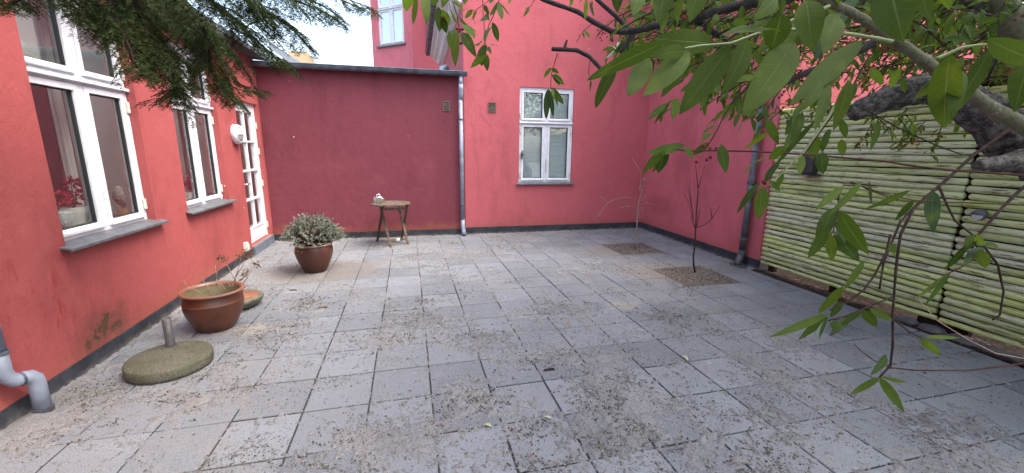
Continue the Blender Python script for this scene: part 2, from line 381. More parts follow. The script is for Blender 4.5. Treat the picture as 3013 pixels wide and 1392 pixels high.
# ------------------------------------------------------------------ ground, paving, sand
GA=R(1.3); GO=np.array([-.389,3.02]); GS=.41
def grid(u,v,z=0):
    c,s=math.cos(GA),math.sin(GA); return np.array([GO[0]+GS*(u*c-v*s),GO[1]+GS*(u*s+v*c),z])
def vnoise(x,y,sc,seed):
    r=np.random.default_rng(seed).random((64,64)); X=x*sc+seed*3.7; Y=y*sc+seed*1.3
    i=np.floor(X).astype(int); j=np.floor(Y).astype(int); a=X-i; b=Y-j; a=a*a*(3-2*a); b=b*b*(3-2*b)
    g=lambda p,q:r[p%64,q%64]
    return (g(i,j)*(1-a)+g(i+1,j)*a)*(1-b)+(g(i,j+1)*(1-a)+g(i+1,j+1)*a)*b
def fbm(x,y,sc,seed,o=4):
    t=0;am=1;tot=0
    for k in range(o): t=t+am*vnoise(x,y,sc*2**k,seed+k); tot+=am; am*=.55
    return t/tot
g=MB(); g.box(-40,40,-40,60,-.6,-.07); g.build('ground',M['ground'],kind='structure')
BEDS=[(9,8),(9,4)]       # lower-left cell of each two-by-two planting gap
BEDC={(u+a,v+b) for (u,v) in BEDS for a in (0,1) for b in (0,1)}
BEDS[0]=(9,7); BEDS[1]=(9,3)
BEDC={(u+a,v+b) for (u,v) in BEDS for a in (0,1) for b in (0,1)}
pv=MB()
for u in range(-7,14):
    for v in range(-14,14):
        if (u,v) in BEDC: continue
        c=grid(u+.5,v+.5)
        if c[0]<-3.0 or c[0]>5.0 or c[1]>8.35: continue
        g2=.0038+random.random()*.0025; dz=random.uniform(-.0015,.0015); tx,ty=random.uniform(-.002,.002),random.uniform(-.002,.002); b=.0035
        e=g2/GS; e2=(g2+b)/GS
        def q(uu,vv,z): p=grid(u+uu,v+vv); 
        P=[]
        for (ee,zz) in ((e,-.05),(e,-.005),(e2,0.)):
            for (a,bb) in ((ee,ee),(1-ee,ee),(1-ee,1-ee),(ee,1-ee)):
                p=grid(u+a,v+bb); x1=4.66 if p[1]<4.86 else 4.79
                p[0]=min(p[0],x1); p[2]=zz+dz+tx*(a-.5)+ty*(bb-.5); P.append(p)
        if P[5][0]-P[4][0]<.05: continue
        fs=[(8,9,10,11)]
        for o in (0,4):
            for k in range(4): fs.append((o+k,o+(k+1)%4,o+4+(k+1)%4,o+4+k))
        pv.add(P,fs)
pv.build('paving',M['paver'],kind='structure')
# sand: one height sheet that fills the joints and heaps over the slabs
patches=[(1250,945,.30,1),(1640,905,.28,1.1),(1440,850,.16,1),(1290,885,.22,.8),(1120,1005,.22,1),(1790,1130,.24,1.2),(1870,1190,.2,1.2),(1950,930,.22,1),(2060,965,.25,1.1),
 (1090,1330,.28,1.1),(1830,1290,.22,1.1),(1330,745,.3,.6),(1500,830,.2,.7),(640,1130,.26,.8),(560,1185,.22,.8),(250,1185,.3,1.),(180,1160,.15,1.2),(900,895,.3,.8),(1350,1185,.25,.7),
 (1560,1050,.2,.8),(2170,1310,.35,.8),(780,1000,.28,.9),(1250,1250,.18,.8),(1700,1240,.25,.8),(1210,760,.25,.7),(1530,730,.35,.6),(1700,790,.3,.6),(2440,1240,.4,.4),(2700,1300,.4,.4),(1000,870,.2,.6),(820,960,.18,.9),
 (150,1250,.3,1.),(60,1270,.2,1.2),(1400,1000,.2,.8),(1010,1120,.15,.5),(1080,1130,.12,.6),(1620,1340,.25,.7),(700,1330,.2,.4),(1150,720,.5,.35),(1500,705,.7,.3),(1900,690,.5,.25),(950,780,.35,.55)]
def dens(x,y):
    d=np.zeros_like(x)
    for (px,py,r,w) in patches:
        c=gnd(px,py); rr=r*(1+.0)
        d=np.maximum(d,w*np.exp(-(((x-c[0])/(rr*1.35))**2+((y-c[1])/(rr*.9))**2)))
    return d
def sandz(x,y):
    d=dens(x,y); edge=np.exp(-np.abs(y-8.08)/.10)+np.exp(-np.abs(x-(-2.40-.028*y))/.09)*.9+np.exp(-np.abs(x-4.72)/.07)*(y>4.8)
    n=fbm(x,y,3.1,3,5); f=fbm(x,y,22,11,4); h=fbm(x,y,70,31,2)
    amt=.36+.50*d+.5*np.clip(edge,0,1)
    k=np.clip(n*.30+f*.36+h*.34-(.655-.25*amt),0,1)
    fill=np.clip((fbm(x,y,.8,41,4)-.46)*6,0,1); return -.013+.003*fill+1.0*np.minimum(k,.0045)+np.minimum(k,.02)*.50+k*.05+(f-.5)*.0035+(h-.5)*.004*(k>0)+np.clip(edge,0,1)*.012*f
def heightsheet(name,mat,x0,x1,y0,y1,st,fn,mask=None,**kw):
    xs=np.arange(x0,x1+st,st); ys=np.arange(y0,y1+st,st); X,Y=np.meshgrid(xs,ys); Z=fn(X,Y)
    V=np.stack([X,Y,Z],-1).reshape(-1,3); ny,nx=X.shape
    idx=np.arange(ny*nx).reshape(ny,nx); Q=np.stack([idx[:-1,:-1],idx[:-1,1:],idx[1:,1:],idx[1:,:-1]],-1).reshape(-1,4)
    if mask is not None: Q=Q[mask(V[Q].mean(1))]
    me=bpy.data.meshes.new(name); me.vertices.add(len(V)); me.vertices.foreach_set('co',V.astype('f').ravel())
    me.loops.add(Q.size); me.loops.foreach_set('vertex_index',Q.astype('i').ravel()); me.polygons.add(len(Q))
    me.polygons.foreach_set('loop_start',np.arange(0,Q.size,4,dtype='i')); me.polygons.foreach_set('loop_total',np.full(len(Q),4,dtype='i'))
    me.update(calc_edges=True); me.polygons.foreach_set('use_smooth',[True]*len(Q)); me.materials.append(mat)
    o=bpy.data.objects.new(name,me); SC.collection.objects.link(o); tag(o,**kw); return o
def grid_uv(x,y):
    dx=(x-GO[0])/GS; dy=(y-GO[1])/GS; c,s=math.cos(GA),math.sin(GA); return dx*c+dy*s,-dx*s+dy*c
def smask(C):
    u,v=grid_uv(C[:,0],C[:,1]); m=np.ones(len(C),bool)
    for (a,b) in BEDS: m&=~((u>a)&(u<a+2)&(v>b)&(v<b+2))
    m&=~((C[:,0]>4.655)&(C[:,1]<4.84)); return m
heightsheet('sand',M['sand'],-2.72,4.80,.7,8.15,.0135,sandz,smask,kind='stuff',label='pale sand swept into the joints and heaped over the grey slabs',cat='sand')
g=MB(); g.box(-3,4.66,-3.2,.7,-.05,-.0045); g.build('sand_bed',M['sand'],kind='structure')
# soil in the two planting gaps and along the fence
for i,(a,b) in enumerate(BEDS):
    ca=grid(a,b); cb=grid(a+2,b+2)
    def bm(C,a=a,b=b):
        u,v=grid_uv(C[:,0],C[:,1]); return (u>a)&(u<a+2)&(v>b)&(v<b+2)
    heightsheet('planting_soil',M['soil'],ca[0]-.05,cb[0]+.05,ca[1]-.02,cb[1]+.05,.014,lambda x,y:-.018+.028*fbm(x,y,9,5+i,5)+.02*np.clip(fbm(x,y,30,50,3)-.55,0,1),bm,kind='stuff',
      label=['bare brown soil in the square gap nearer the corner of the walls','bare brown soil in the square gap nearer the log fence'][i],cat='soil')
heightsheet('fence_soil',simple('dark_soil',(.045,.036,.028),(.018,.014,.012),.95,20,bd=.02,bs=45,spec=.1),4.60,5.5,-.8,4.9,.02,lambda x,y:-.022+.05*fbm(x,y,6,77,5),lambda C:(C[:,0]>4.655)&((C[:,1]<4.80)),kind='stuff',label='strip of dark soil and litter along the foot of the log fence',cat='soil')
# crumbs
def rock(mb,c,r,n=None):
    t=(1+5**.5)/2; 
    ang=random.random()*6.28; ca,sa=math.cos(ang),math.sin(ang)
    sx,sy,sz=random.uniform(.8,1.7),random.uniform(.6,1.1),random.uniform(.5,.85)
    V=[(-1,0,0),(1,0,0),(0,-1,0),(0,1,0),(0,0,-1),(0,0,1)]
    vs=[]
    for v in V:
        k=random.uniform(.7,1.2)*r; x,y,z=v[0]*sx*k,v[1]*sy*k,v[2]*sz*k
        x+=random.uniform(-.3,.3)*r; y+=random.uniform(-.3,.3)*r
        vs.append((c[0]+x*ca-y*sa,c[1]+x*sa+y*ca,c[2]+z))
    mb.add(vs,[(0,2,5),(2,1,5),(1,3,5),(3,0,5),(2,0,4),(1,2,4),(3,1,4),(0,3,4)])
cl=MB(); N=760000
xs=rng.uniform(-2.45,4.68,N); ys=rng.uniform(.85,8.05,N)
dd=dens(xs,ys); nn=fbm(xs,ys,5,91,4); n3=fbm(xs,ys,1.3,15,3)
pr=(.022+.80*np.clip(dd,0,1)**1.3*np.clip((nn-.44)*5,0,1)+.34*np.clip((nn-.52)*6,0,1)*np.clip((n3-.36)*4,0,1))*np.clip(4.2/(ys+.6),.25,1.5)
keep=rng.random(N)<pr*.50; xs,ys=xs[keep],ys[keep]; zz=np.maximum(sandz(xs,ys),0)
for (px,py,rr_,ww) in patches:
    if ww<.7 or py<880: continue
    c=gnd(px,py); 
    for _ in range(int(170*rr_/.25)):
        x,y=c[0]+random.gauss(0,rr_*.75),c[1]+random.gauss(0,rr_*.5); n_=float(fbm(np.array([x]),np.array([y]),6,71,3)[0])
        if n_<.5 or x<-2.4 or x>4.6: continue
        for _k in range(4): r=random.uniform(.004,.0085); rock(cl,(x+random.gauss(0,.012),y+random.gauss(0,.009),.003+r*.4),r)
for (bu,bv) in BEDS:
    for _ in range(900):
        p=grid(bu+.04+1.92*random.random(),bv+.04+1.92*random.random()); r=random.uniform(.004,.011); rock(cl,(p[0],p[1],.0+r*.2),r)
    for _ in range(420):
        p=grid(bu+1+random.gauss(0,1.0),bv+.9+random.gauss(0,.8)); r=random.uniform(.003,.006); rock(cl,(p[0],p[1],r*.4),r)
for x,y,z in zip(xs,ys,zz):
    r=random.choice((.0022,.0028,.0034,.0045,.006))*random.uniform(.8,1.25)*(1 if y<4 else 1.25); rock(cl,(x,y,z+r*.35),r)
cl.build('sand_crumbs',M['clod'],kind='stuff',label='loose crumbs of earth and grit strewn over the paving',cat='grit')
print('crumbs',len(xs))
# ------------------------------------------------------------------ walls
def wall(mb,Mf,s0,s1,z0,z1,ops,dep):
    ss=sorted({s0,s1,*[o[0] for o in ops],*[o[1] for o in ops]}); zs=sorted({z0,z1,*[o[2] for o in ops],*[o[3] for o in ops]})
    for a,b in zip(ss,ss[1:]):
        for c,d in zip(zs,zs[1:]):
            if any(o[0]<=a and b<=o[1] and o[2]<=c and d<=o[3] for o in ops): continue
            mb.quad(Mf(a,0,c),Mf(b,0,c),Mf(b,0,d),Mf(a,0,d))
    for (a,b,c,d,*r) in ops:
        T=r[0] if r else dep
        mb.quad(Mf(a,0,c),Mf(a,-T,c),Mf(a,-T,d),Mf(a,0,d)); mb.quad(Mf(b,0,c),Mf(b,0,d),Mf(b,-T,d),Mf(b,-T,c))
        mb.quad(Mf(a,0,d),Mf(a,-T,d),Mf(b,-T,d),Mf(b,0,d)); mb.quad(Mf(a,0,c),Mf(b,0,c),Mf(b,-T,c),Mf(a,-T,c))
def window(house,Mf,s0,s1,z0,z1,zt,T=.07,hinge_r=True,label=None,ledge=True):
    m=(s0+s1)/2; fw=.045; D=T+.075
    f=MB()
    for (a,b,c,d) in ((s0+.002,s0+fw,z0,z1),(s1-fw,s1-.002,z0,z1),(s0+fw,s1-fw,z0,z0+fw),(s0+fw,s1-fw,z1-fw,z1),(s0+fw,s1-fw,zt-.035,zt+.035)): f.box(a,b,-D,-T,c,d,Mf)
    f.box(m-.03,m+.03,-D,-T,z0+fw,zt-.035,Mf); f.box(m-.03,m+.03,-D,-T,zt+.035,z1-fw,Mf)
    f.box(s0+.004,s1-.004,-T+.001,-T+.035,zt-.018,zt+.008,Mf)
    w=f.build('window',M['white'],house,bevel=.004)
    if label: w['label']=label
    sw=.048
    for (a,b,c,d,side) in ((s0+fw,m-.03,z0+fw,zt-.035,0),(m+.03,s1-fw,z0+fw,zt-.035,1),(s0+fw,m-.03,zt+.035,z1-fw,0),(m+.03,s1-fw,zt+.035,z1-fw,1)):
        q=MB(); e=.003; a+=e;b-=e;c+=e;d-=e
        q.box(a,a+sw,-T-.05,-T+.006,c,d,Mf); q.box(b-sw,b,-T-.05,-T+.006,c,d,Mf); q.box(a+sw,b-sw,-T-.05,-T+.006,c,c+sw,Mf); q.box(a+sw,b-sw,-T-.05,-T+.006,d-sw,d,Mf)
        q.box(a+.01,b-.01,-T+.0065,-T+.026,c+.004,c+.030,Mf)
        q.build('sash',M['white'],w,bevel=.003)
        k=MB()
        for (aa,bb,cc,d2) in ((a+sw,a+sw+.012,c+sw,d-sw),(b-sw-.012,b-sw,c+sw,d-sw),(a+sw+.012,b-sw-.012,c+sw,c+sw+.008),(a+sw+.012,b-sw-.012,d-sw-.010,d-sw)): k.box(aa,bb,-T-.045,-T-.012,cc,d2,Mf)
        k.build('gasket',M['rubber'],w)
        p=MB(); p.box(a+sw+.002,b-sw-.002,-T-.031,-T-.025,c+sw+.002,d-sw-.002,Mf); p.build('pane',M['glass'],w)
        for hz in ((c+.12,d-.12) if d-c>.7 else (c+.09,)):
            h=MB(); x=(a-.022) if side==0 else (b+.022); 
            h.box(x-.016,x+.016,-T+.0005,-T+.022,hz-.05,hz+.05,Mf); h.build('hinge',M['cream'],w,bevel=.006)
    return w
def sill(house,Mf,s0,s1,z,T,out=.07):
    q=MB(); P=[]
    pts=[(-T,z+.028),(out,z),(out,z-.022),(out-.012,z-.022),(out-.012,z-.012),(-T,z+.010)]
    L=[Mf(s0,t,zz) for t,zz in pts]; Rr=[Mf(s1,t,zz) for t,zz in pts]; n=len(pts)
    q.add(L+Rr,[tuple(range(n)),tuple(range(n,2*n))[::-1]]+[(i,i+n,(i+1)%n+n,(i+1)%n) for i in range(n)])
    return q.build('window_sill',M['slate'],house,bevel=.002)
def pipe_rings(mb,P,r,n=14):
    for (p,dr) in P: mb.tube([p-dr*.012,p+dr*.012],r,n)
# ---- left house
hl=thing('house','low red house on the left with two tall white windows and a glazed door','house',LM(6,-2.5,0))
W1=(3.59,4.73,.965,2.83); W2=(5.35,6.475,.965,2.83); DO=(7.12,8.085,.155,2.39,.05)
w=MB(); wall(w,LM,-3.,8.26,.115,3.12,[W1,W2,DO],.07)
w.quad(LM(-3,0,.115),LM(-3,-5,.115),LM(-3,-5,3.12),LM(-3,0,3.12)); w.quad(LM(-3,-5,.115),LM(12.5,-5,.115),LM(12.5,-5,3.12),LM(-3,-5,3.12)); w.quad(LM(12.5,-5,.115),LM(12.5,-.6,.115),LM(12.5,-.6,3.12),LM(12.5,-5,3.12))
w.build('wall',M['stL'],hl)
p=MB(); p.box(-3,DO[0]-.003,-.03,.012,-.05,.12,LM); p.box(DO[1]+.003,8.24,-.03,.012,-.05,.13,LM)
p.build('plinth',M['plinth'],hl)
p=MB(); p.box(DO[0]-.002,DO[1]+.002,-.06,.045,-.05,.150,LM); p.build('threshold',simple('threshold_paint',(.10,.125,.16),(.15,.175,.21),.6,12),hl,bevel=.006)
window(hl,LM,*W1,2.185,label='larger tall four-light window with flower pot and bird inside'); window(hl,LM,*W2,2.185)
sill(hl,LM,3.53,4.80,.955,.075); sill(hl,LM,5.29,6.575,.955,.075)
# door
d0,d1,dz0,dz1=DO[0],DO[1],.155,2.39; T=.05
f=MB()
for (a,b,c,d) in ((d0+.002,d0+.05,dz0,dz1-.002),(d1-.05,d1-.002,dz0,dz1-.002),(d0+.05,d1-.05,dz1-.05,dz1-.002)): f.box(a,b,-T-.1,-T+.0,c,d,LM)
f.build('door_frame',M['white'],hl,bevel=.004)
f=MB(); a,b=d0+.055,d1-.055; c,d=dz0+.01,dz1-.055; st=.095; g0,g1=.40,d-.10
f.box(a,a+st,-T-.06,-T-.004,c,d,LM); f.box(b-st,b,-T-.06,-T-.004,c,d,LM); f.box(a+st,b-st,-T-.06,-T-.004,c,g0,LM); f.box(a+st,b-st,-T-.06,-T-.004,g1,d,LM)
f.box(a+st+.05,b-st-.05,-T-.0035,-T+.004,c+.05,g0-.05,LM)
mc=(a+b)/2; f.box(mc-.014,mc+.014,-T-.055,-T-.006,g0,g1,LM)
for k in range(1,4):
    z=g0+(g1-g0)*k/4; f.box(a+st,mc-.0142,-T-.05,-T+.004,z-.016,z+.016,LM); f.box(mc+.0142,b-st,-T-.05,-T+.004,z-.016,z+.016,LM)
f.box(a+st-.02,mc-.016,-T-.002,-T+.010,g0-.012,g0+.022,LM); f.box(mc+.016,b-st+.02,-T-.002,-T+.010,g0-.012,g0+.022,LM)
dr=f.build('door',M['white'],hl,bevel=.003)
for k in range(4):
    for (aa,bb) in ((a+st,mc-.0145),(mc+.0145,b-st)):
        z0_=g0+(g1-g0)*k/4+.018; z1_=g0+(g1-g0)*(k+1)/4-.018
        q=MB(); q.box(aa+.002,bb-.002,-T-.036,-T-.030,z0_,z1_,LM); q.build('pane',M['glass'],dr)
for z in (.35,1.08,1.62,2.05):
    h=MB(); h.box(d1-.045,d1-.012,-T+.0005,-T+.026,z-.055,z+.055,LM); h.build('hinge',M['cream'],dr,bevel=.006)
h=MB(); h.tube([LM(a+.05,-T,1.12),LM(a+.05,-T+.05,1.12),LM(a+.16,-T+.055,1.12)],.009,8); h.build('handle',M['steel'],dr,smooth=True)
# roof and gutter of the left house
def roofslab(mb,t0,t1,s0=-3.2,s1=8.2):
    z=lambda t:3.12+.05*(.22-t)
    mb.add([LM(s0,t0,z(t0)),LM(s1,t0,z(t0)),LM(s1,t1,z(t1)),LM(s0,t1,z(t1)),LM(s0,t0,z(t0)+.06),LM(s1,t0,z(t0)+.06),LM(s1,t1,z(t1)+.06),LM(s0,t1,z(t1)+.06)],[(0,1,2,3),(4,7,6,5),(0,4,5,1),(1,5,6,2),(3,2,6,7),(0,3,7,4)])
q=MB(); roofslab(q,.22,-.36); roofslab(q,-1.46,-5.2)
for s_ in (-3.2,.2,3.0,4.95,5.0,6.9): roofslab(q,-.36,-1.46,s_,s_+.18)
q.build('roof',M['roofing'],hl)
q=MB(); q.add([LM(-3.2,-.36,3.17),LM(8.2,-.36,3.17),LM(8.2,-1.46,3.225),LM(-3.2,-1.46,3.225)],[(0,1,2,3)]); q.build('added_roof_glazing',M['glass'],hl)  # unseen glazed roof strip, added to let daylight into the rooms
def gutter(mb,Mf,s0,s1,t,z,r,n=10):
    vs=[];fs=[]
    for s in (s0,s1):
        for rr in (r,r-.006):
            for k in range(n+1):
                a=math.pi+math.pi*k/n; vs.append(Mf(s,t+math.cos(a)*rr,z+math.sin(a)*rr))
    m=n+1
    for k in range(n):
        fs+= [(k,k+1,2*m+k+1,2*m+k),(m+k,3*m+k,3*m+k+1,m+k+1),(k,m+k,m+k+1,k+1),(2*m+k,2*m+k+1,3*m+k+1,3*m+k)]
    fs+=[(0,2*m,3*m,m),(n,m+n,3*m+n,2*m+n)]; fs+= [tuple(range(m)),tuple(range(2*m,3*m))]
    mb.add(vs,fs); mb.tube([Mf(s0,t+r,z+.004),Mf(s1,t+r,z+.004)],.009,8)
q=MB(); gutter(q,LM,-3,6.3,.20,3.09,.06); q.build('gutter',M['zinc'],hl,smooth=False)
# rooms behind the windows
for (a,b,c,d,tt) in ((*W1[:2],.7,2.95,.07),(*W2[:2],.7,2.95,.07),(DO[0],DO[1],.155,2.5,.05)):
    r=MB(); x0,x1=a-(.45 if a<5 else .2),b+.40; B=-1.5
    r.quad(LM(x0,B,.1),LM(x1,B,.1),LM(x1,B,3),LM(x0,B,3)); r.quad(LM(x0,-.33,.1),LM(x0,B,.1),LM(x0,B,3),LM(x0,-.33,3)); r.quad(LM(x1,-.33,.1),LM(x1,B,.1),LM(x1,B,3),LM(x1,-.33,3))
    r.quad(LM(x0,-.33,.1),LM(x1,-.33,.1),LM(x1,B,.1),LM(x0,B,.1))
    r.quad(LM(x0,-.33,.1),LM(a,-.33,.1),LM(a,-.33,3),LM(x0,-.33,3)); r.quad(LM(b+(.36 if c>.5 else 0),-.33,.1),LM(x1,-.33,.1),LM(x1,-.33,3),LM(b+(.36 if c>.5 else 0),-.33,3))
    if c>.5: r.quad(LM(b,-.155,.9),LM(b+.36,-.33,.9),LM(b+.36,-.33,2.95),LM(b,-.155,2.95))
    rm=r.build('room',M['roomwall'],hl)
    j=MB()
    for s in (a,b): j.box(s-.03,s+.012,-.33 if c<.5 or s==a else -.175,-tt-.08,c if c>.5 else .15,d,LM)
    if c>.5: j.box(a-.05,b+.30,-.36,-tt-.08,1.0,1.033,LM); j.box((a+b)/2+.085,(a+b)/2+.135,-.25,-.19,.963,2.8,LM)
    j.build('inner_jamb',M['jamb'],rm)
    if c>.5:
        cu=MB()
        for (s0_,s1_,tc) in (((a+.69,a+.86,-.36),) if a<5 else ((a+.42,a+.60,-.36),(a+.98,a+1.08,-.36))):
            vs=[];n=22
            for i in range(n+1):
                s=s0_+(s1_-s0_)*i/n
                for z in (.98,2.0,2.9): vs.append(LM(s+(.05 if z<1.5 else 0)*(i/n),tc+.022*math.sin(i*1.7)+.01*math.sin(i*.6),z))
            cu.add(vs,[(3*i+k,3*i+3+k,3*i+4+k,3*i+1+k) for i in range(n) for k in (0,1)])
        cu.build('curtain',M['drape'],rm,smooth=True)
r=MB(); r.box(5.085,5.125,-1.16,-.90,.12,2.25,LM); r.build('red_drape',M['roomred'],hl)
# ---- annex: low dark red wall across the back, its gutter and pipe
an=thing('annex','low flat-roofed dark red building across the back with a zinc gutter','building',(-.9,YB,0))
XA0,XA1=-2.70,.888
q=MB(); q.quad(BM(XA0,0,.12),BM(XA1,0,.12),BM(XA1,0,3.03),BM(XA0,0,3.03)); q.quad(BM(XA0,0,.12),BM(XA0,0,3.03),BM(XA0,-4.,3.03),BM(XA0,-4.,.12)); q.quad(BM(XA0,-4,.12),BM(XA0,-4,3.03),BM(XA1,-4,3.03),BM(XA1,-4,.12))
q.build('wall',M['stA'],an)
q=MB(); q.box(XA0,XA1,-.02,.014,-.05,.128,BM); q.build('plinth',M['plinth'],an)
q=MB(); q.box(XA0-.5,XA1-.01,-4.1,.05,3.03,3.075,BM); q.build('roof',M['roofing'],an,bevel=.004)
q=MB(); gutter(q,BM,XA0-.4,.935,.13,3.072,.072)
for s in (-2.2,-1.6,-.95,-.1,.28,.62,.80): q.tube([BM(s-.008,.125,3.064),BM(s+.008,.125,3.064)],.0,3) if 0 else gutter(q,BM,s-.012,s+.012,.13,3.071,.076)
q.build('gutter',M['zincdark'],an)
vm=None
def vent(parent,s0,s1,z0,z1):
    q=MB(); e=.02
    q.box(s0,s0+e,0.,.016,z0,z1,BM); q.box(s1-e,s1,0.,.016,z0,z1,BM); q.box(s0+e,s1-e,0.,.016,z0,z0+e,BM); q.box(s0+e,s1-e,0.,.016,z1-e,z1,BM)
    n=6
    for k in range(n-1):
        z=z0+e+(z1-z0-2*e)*(k+1)/n
        q.add([BM(s0+e,.002,z+.008),BM(s1-e,.002,z+.008),BM(s1-e,.014,z-.004),BM(s0+e,.014,z-.004),BM(s0+e,.002,z+.003),BM(s1-e,.002,z+.003),BM(s1-e,.014,z-.009),BM(s0+e,.014,z-.009)],[(0,1,2,3),(4,7,6,5),(3,2,6,7)])
    v=q.build('air_vent',M['bronze'],parent)
    d=MB(); d.box(s0+e,s1-e,.0005,.0015,z0+e,z1-e,BM); d.build('duct_opening',M['voidm'],v)
vent(an,.486,.622,2.39,2.575)
def downpipe():
    t=thing('downpipe','grey zinc downpipe between the dark and the lighter red wall','downpipe',(.82,YB-.06,0))
    x=.822; c=.075
    q=MB(); q.tube([BM(x,.125,3.02),BM(x,.125,2.92),BM(x,.12,2.86)],[.034,.04,.043],14); q.tube([BM(x,.12,2.87),BM(x,.11,2.79),BM(x,c+.01,2.70),BM(x,c,2.60)],.044,14)
    q.build('outlet',M['zinc'],t,smooth=True)
    q=MB(); q.tube([BM(x-.005,c,2.64),BM(x,c,.30)],.038,16); q.tube([BM(x,c,.33),BM(x,c,.16),BM(x+.012,c+.02,.09),BM(x+.02,c+.06,.018)],[.04,.041,.043,.045],14)
    q.build('pipe',M['zinc'],t,smooth=True)
    for z in (2.24,.60,.34): 
        q=MB(); q.tube([BM(x,c,z-.014),BM(x,c,z+.014)],.043,16); q.box(x-.01,x+.01,-.0,c-.04,z-.01,z+.01,BM); q.build('bracket',M['zincdark'],t)
downpipe()
# ---- tall back house
hb=thing('house','tall pinkish red gable wall at the back with one white window','house',(2.8,YB,0))
BX1=5.0
q=MB(); WB=(1.975,3.095,1.025,2.885)
wall(q,BM,.888,BX1,.14,8.2,[WB],.06)
q.quad(BM(.888,0,.14),BM(.888,0,8.2),BM(.888,-6.6,8.2),BM(.888,-6.6,.14)); q.quad(BM(BX1,0,.14),BM(BX1,0,8.2),BM(BX1,-6.6,8.2),BM(BX1,-6.6,.14)); q.quad(BM(.888,-6.6,.14),BM(BX1,-6.6,.14),BM(BX1,-6.6,8.2),BM(.888,-6.6,8.2))
q.build('wall',M['stB'],hb)
q=MB(); q.box(.892,XR+.05,-.02,.014,-.05,.145,BM); q.build('plinth',M['plinth'],hb)
q=MB(); q.add([(.5,YB-.1,8.2),(BX1+.3,YB-.1,8.2),(2.9,YB-.1,9.8),(.5,15,8.2),(BX1+.3,15,8.2),(2.9,15,9.8)],[(0,1,2),(3,5,4),(0,2,5,3),(1,4,5,2),(0,3,4,1)]); q.build('roof',M['tile'],hb)
wb=window(hb,BM,*WB,2.22,T=.03)
sill(hb,BM,1.915,3.155,1.015,.035,.05)
vent(hb,1.352,1.502,2.39,2.575)
bl=MB()
for (a,b,c,d) in ((2.06,2.49,1.10,2.14),(2.57,3.01,1.10,2.14),(2.06,2.49,2.28,2.82),(2.57,3.01,2.28,2.82)):
    n=int((d-c)/.0255)
    for k in range(n):
        z=c+.0255*(k+.5); bl.add([BM(a,-.115,z+.011),BM(b,-.115,z+.011),BM(b,-.095,z-.009),BM(a,-.095,z-.009),BM(a,-.114,z+.012),BM(b,-.114,z+.012),BM(b,-.094,z-.008),BM(a,-.094,z-.008)],[(3,2,1,0),(4,5,6,7)])
    bl.box(a,b,-.118,-.09,d-.005,d+.03,BM)
bl.build('blind',M['blind'],hb)
r=MB(); r.box(1.7,3.4,-1.2,-.14,.9,3.,BM); r.build('room',M['roomwall'],hb)
h=MB(); h.box(2.035,2.052,-.02,.004,1.50,1.68,BM); h.box(2.01,2.036,-.015,.012,1.54,1.64,BM); h.box(2.052,2.062,-.01,.018,1.57,1.61,BM); h.build('outdoor_thermometer',M['galv'],hb,bevel=.003)
h=MB(); h.tube([BM(2.535,-.005,1.24),BM(2.535,.006,1.27),BM(2.537,.006,1.47),BM(2.535,-.005,1.50)],.005,6); h.build('window_catch',M['galv'],hb)
# hairline cracks, raised filler
cr=MB()
for pts in ([(1.18,2.55),(1.22,2.43),(1.20,2.37),(1.27,2.27),(1.38,2.17),(1.45,2.06)],[(1.05,1.62),(1.13,1.52),(1.10,1.47),(1.17,1.42),(1.13,1.34),(1.18,1.25),(1.14,1.1),(1.17,.95),(1.12,.85),(1.17,.7),(1.14,.55),(1.16,.4),(1.12,.25)],[(1.02,2.2),(1.08,2.1),(1.06,2.02)],[(1.1,2.6),(1.12,2.2),(1.1,1.8),(1.13,1.6)]):
    P=[]
    for (a,b),(c,d) in zip(pts,pts[1:]):
        for k in range(5): P.append((a+(c-a)*k/5+random.uniform(-.006,.006),b+(d-b)*k/5))
    P.append(pts[-1]); cr.tube([BM(x,.0,z) for x,z in P],[random.uniform(.0035,.007) for _ in P],5)
cr.build('filled_crack',simple('crack_filler',(.42,.125,.14),(.38,.10,.12),.85,20),hb)
# cornice and gutter along the side of the tall house, above the annex roof
cn=MB()
y0,y1=YB+.05,14.4
prof=[(.886,4.30),(.872,4.30),(.80,4.34),(.80,4.40),(.72,4.42),(.72,4.46),(.60,4.52),(.60,4.56),(.50,4.60),(.50,4.66),(.886,4.66)]
A=[(x,y0,z) for x,z in prof]; B=[(x,y1,z) for x,z in prof]; n=len(prof)
cn.add(A+B,[tuple(range(n)),tuple(range(n,2*n))[::-1]]+[(i,i+n,(i+1)%n+n,(i+1)%n) for i in range(n)])
y=y0
while y<y1-.06: cn.box(.74,.80-.001,y,y+.045,4.355,4.417); y+=.09
cn.build('cornice',simple('cornice_paint',(.86,.84,.86),(.78,.75,.78),.6,10),hb)
q=MB(); SM=lambda s,t,z: np.array([.44-t,s,z])
gutter(q,SM,y0-.05,y1+.1,0,4.74,.085)
for s in np.arange(8.6,14.4,.55): gutter(q,SM,s-.012,s+.012,0,4.74,.09)
q.build('side_gutter',M['zincdark'],hb)
q=MB(); q.tube([(.50,14.2,4.66),(.50,14.2,4.5),(.60,13.2,4.1),(.70,10.8,3.5),(.74,9.2,3.22),(.74,8.6,3.14)],.045,10) if 0 else q.tube([(.70,9.0,3.10),(.66,8.85,3.22),(.60,8.7,3.28),(.52,8.62,3.24),(.50,8.6,3.14)],.05,12); q.build('pipe_shoe',M['zinc'],hb,smooth=True)
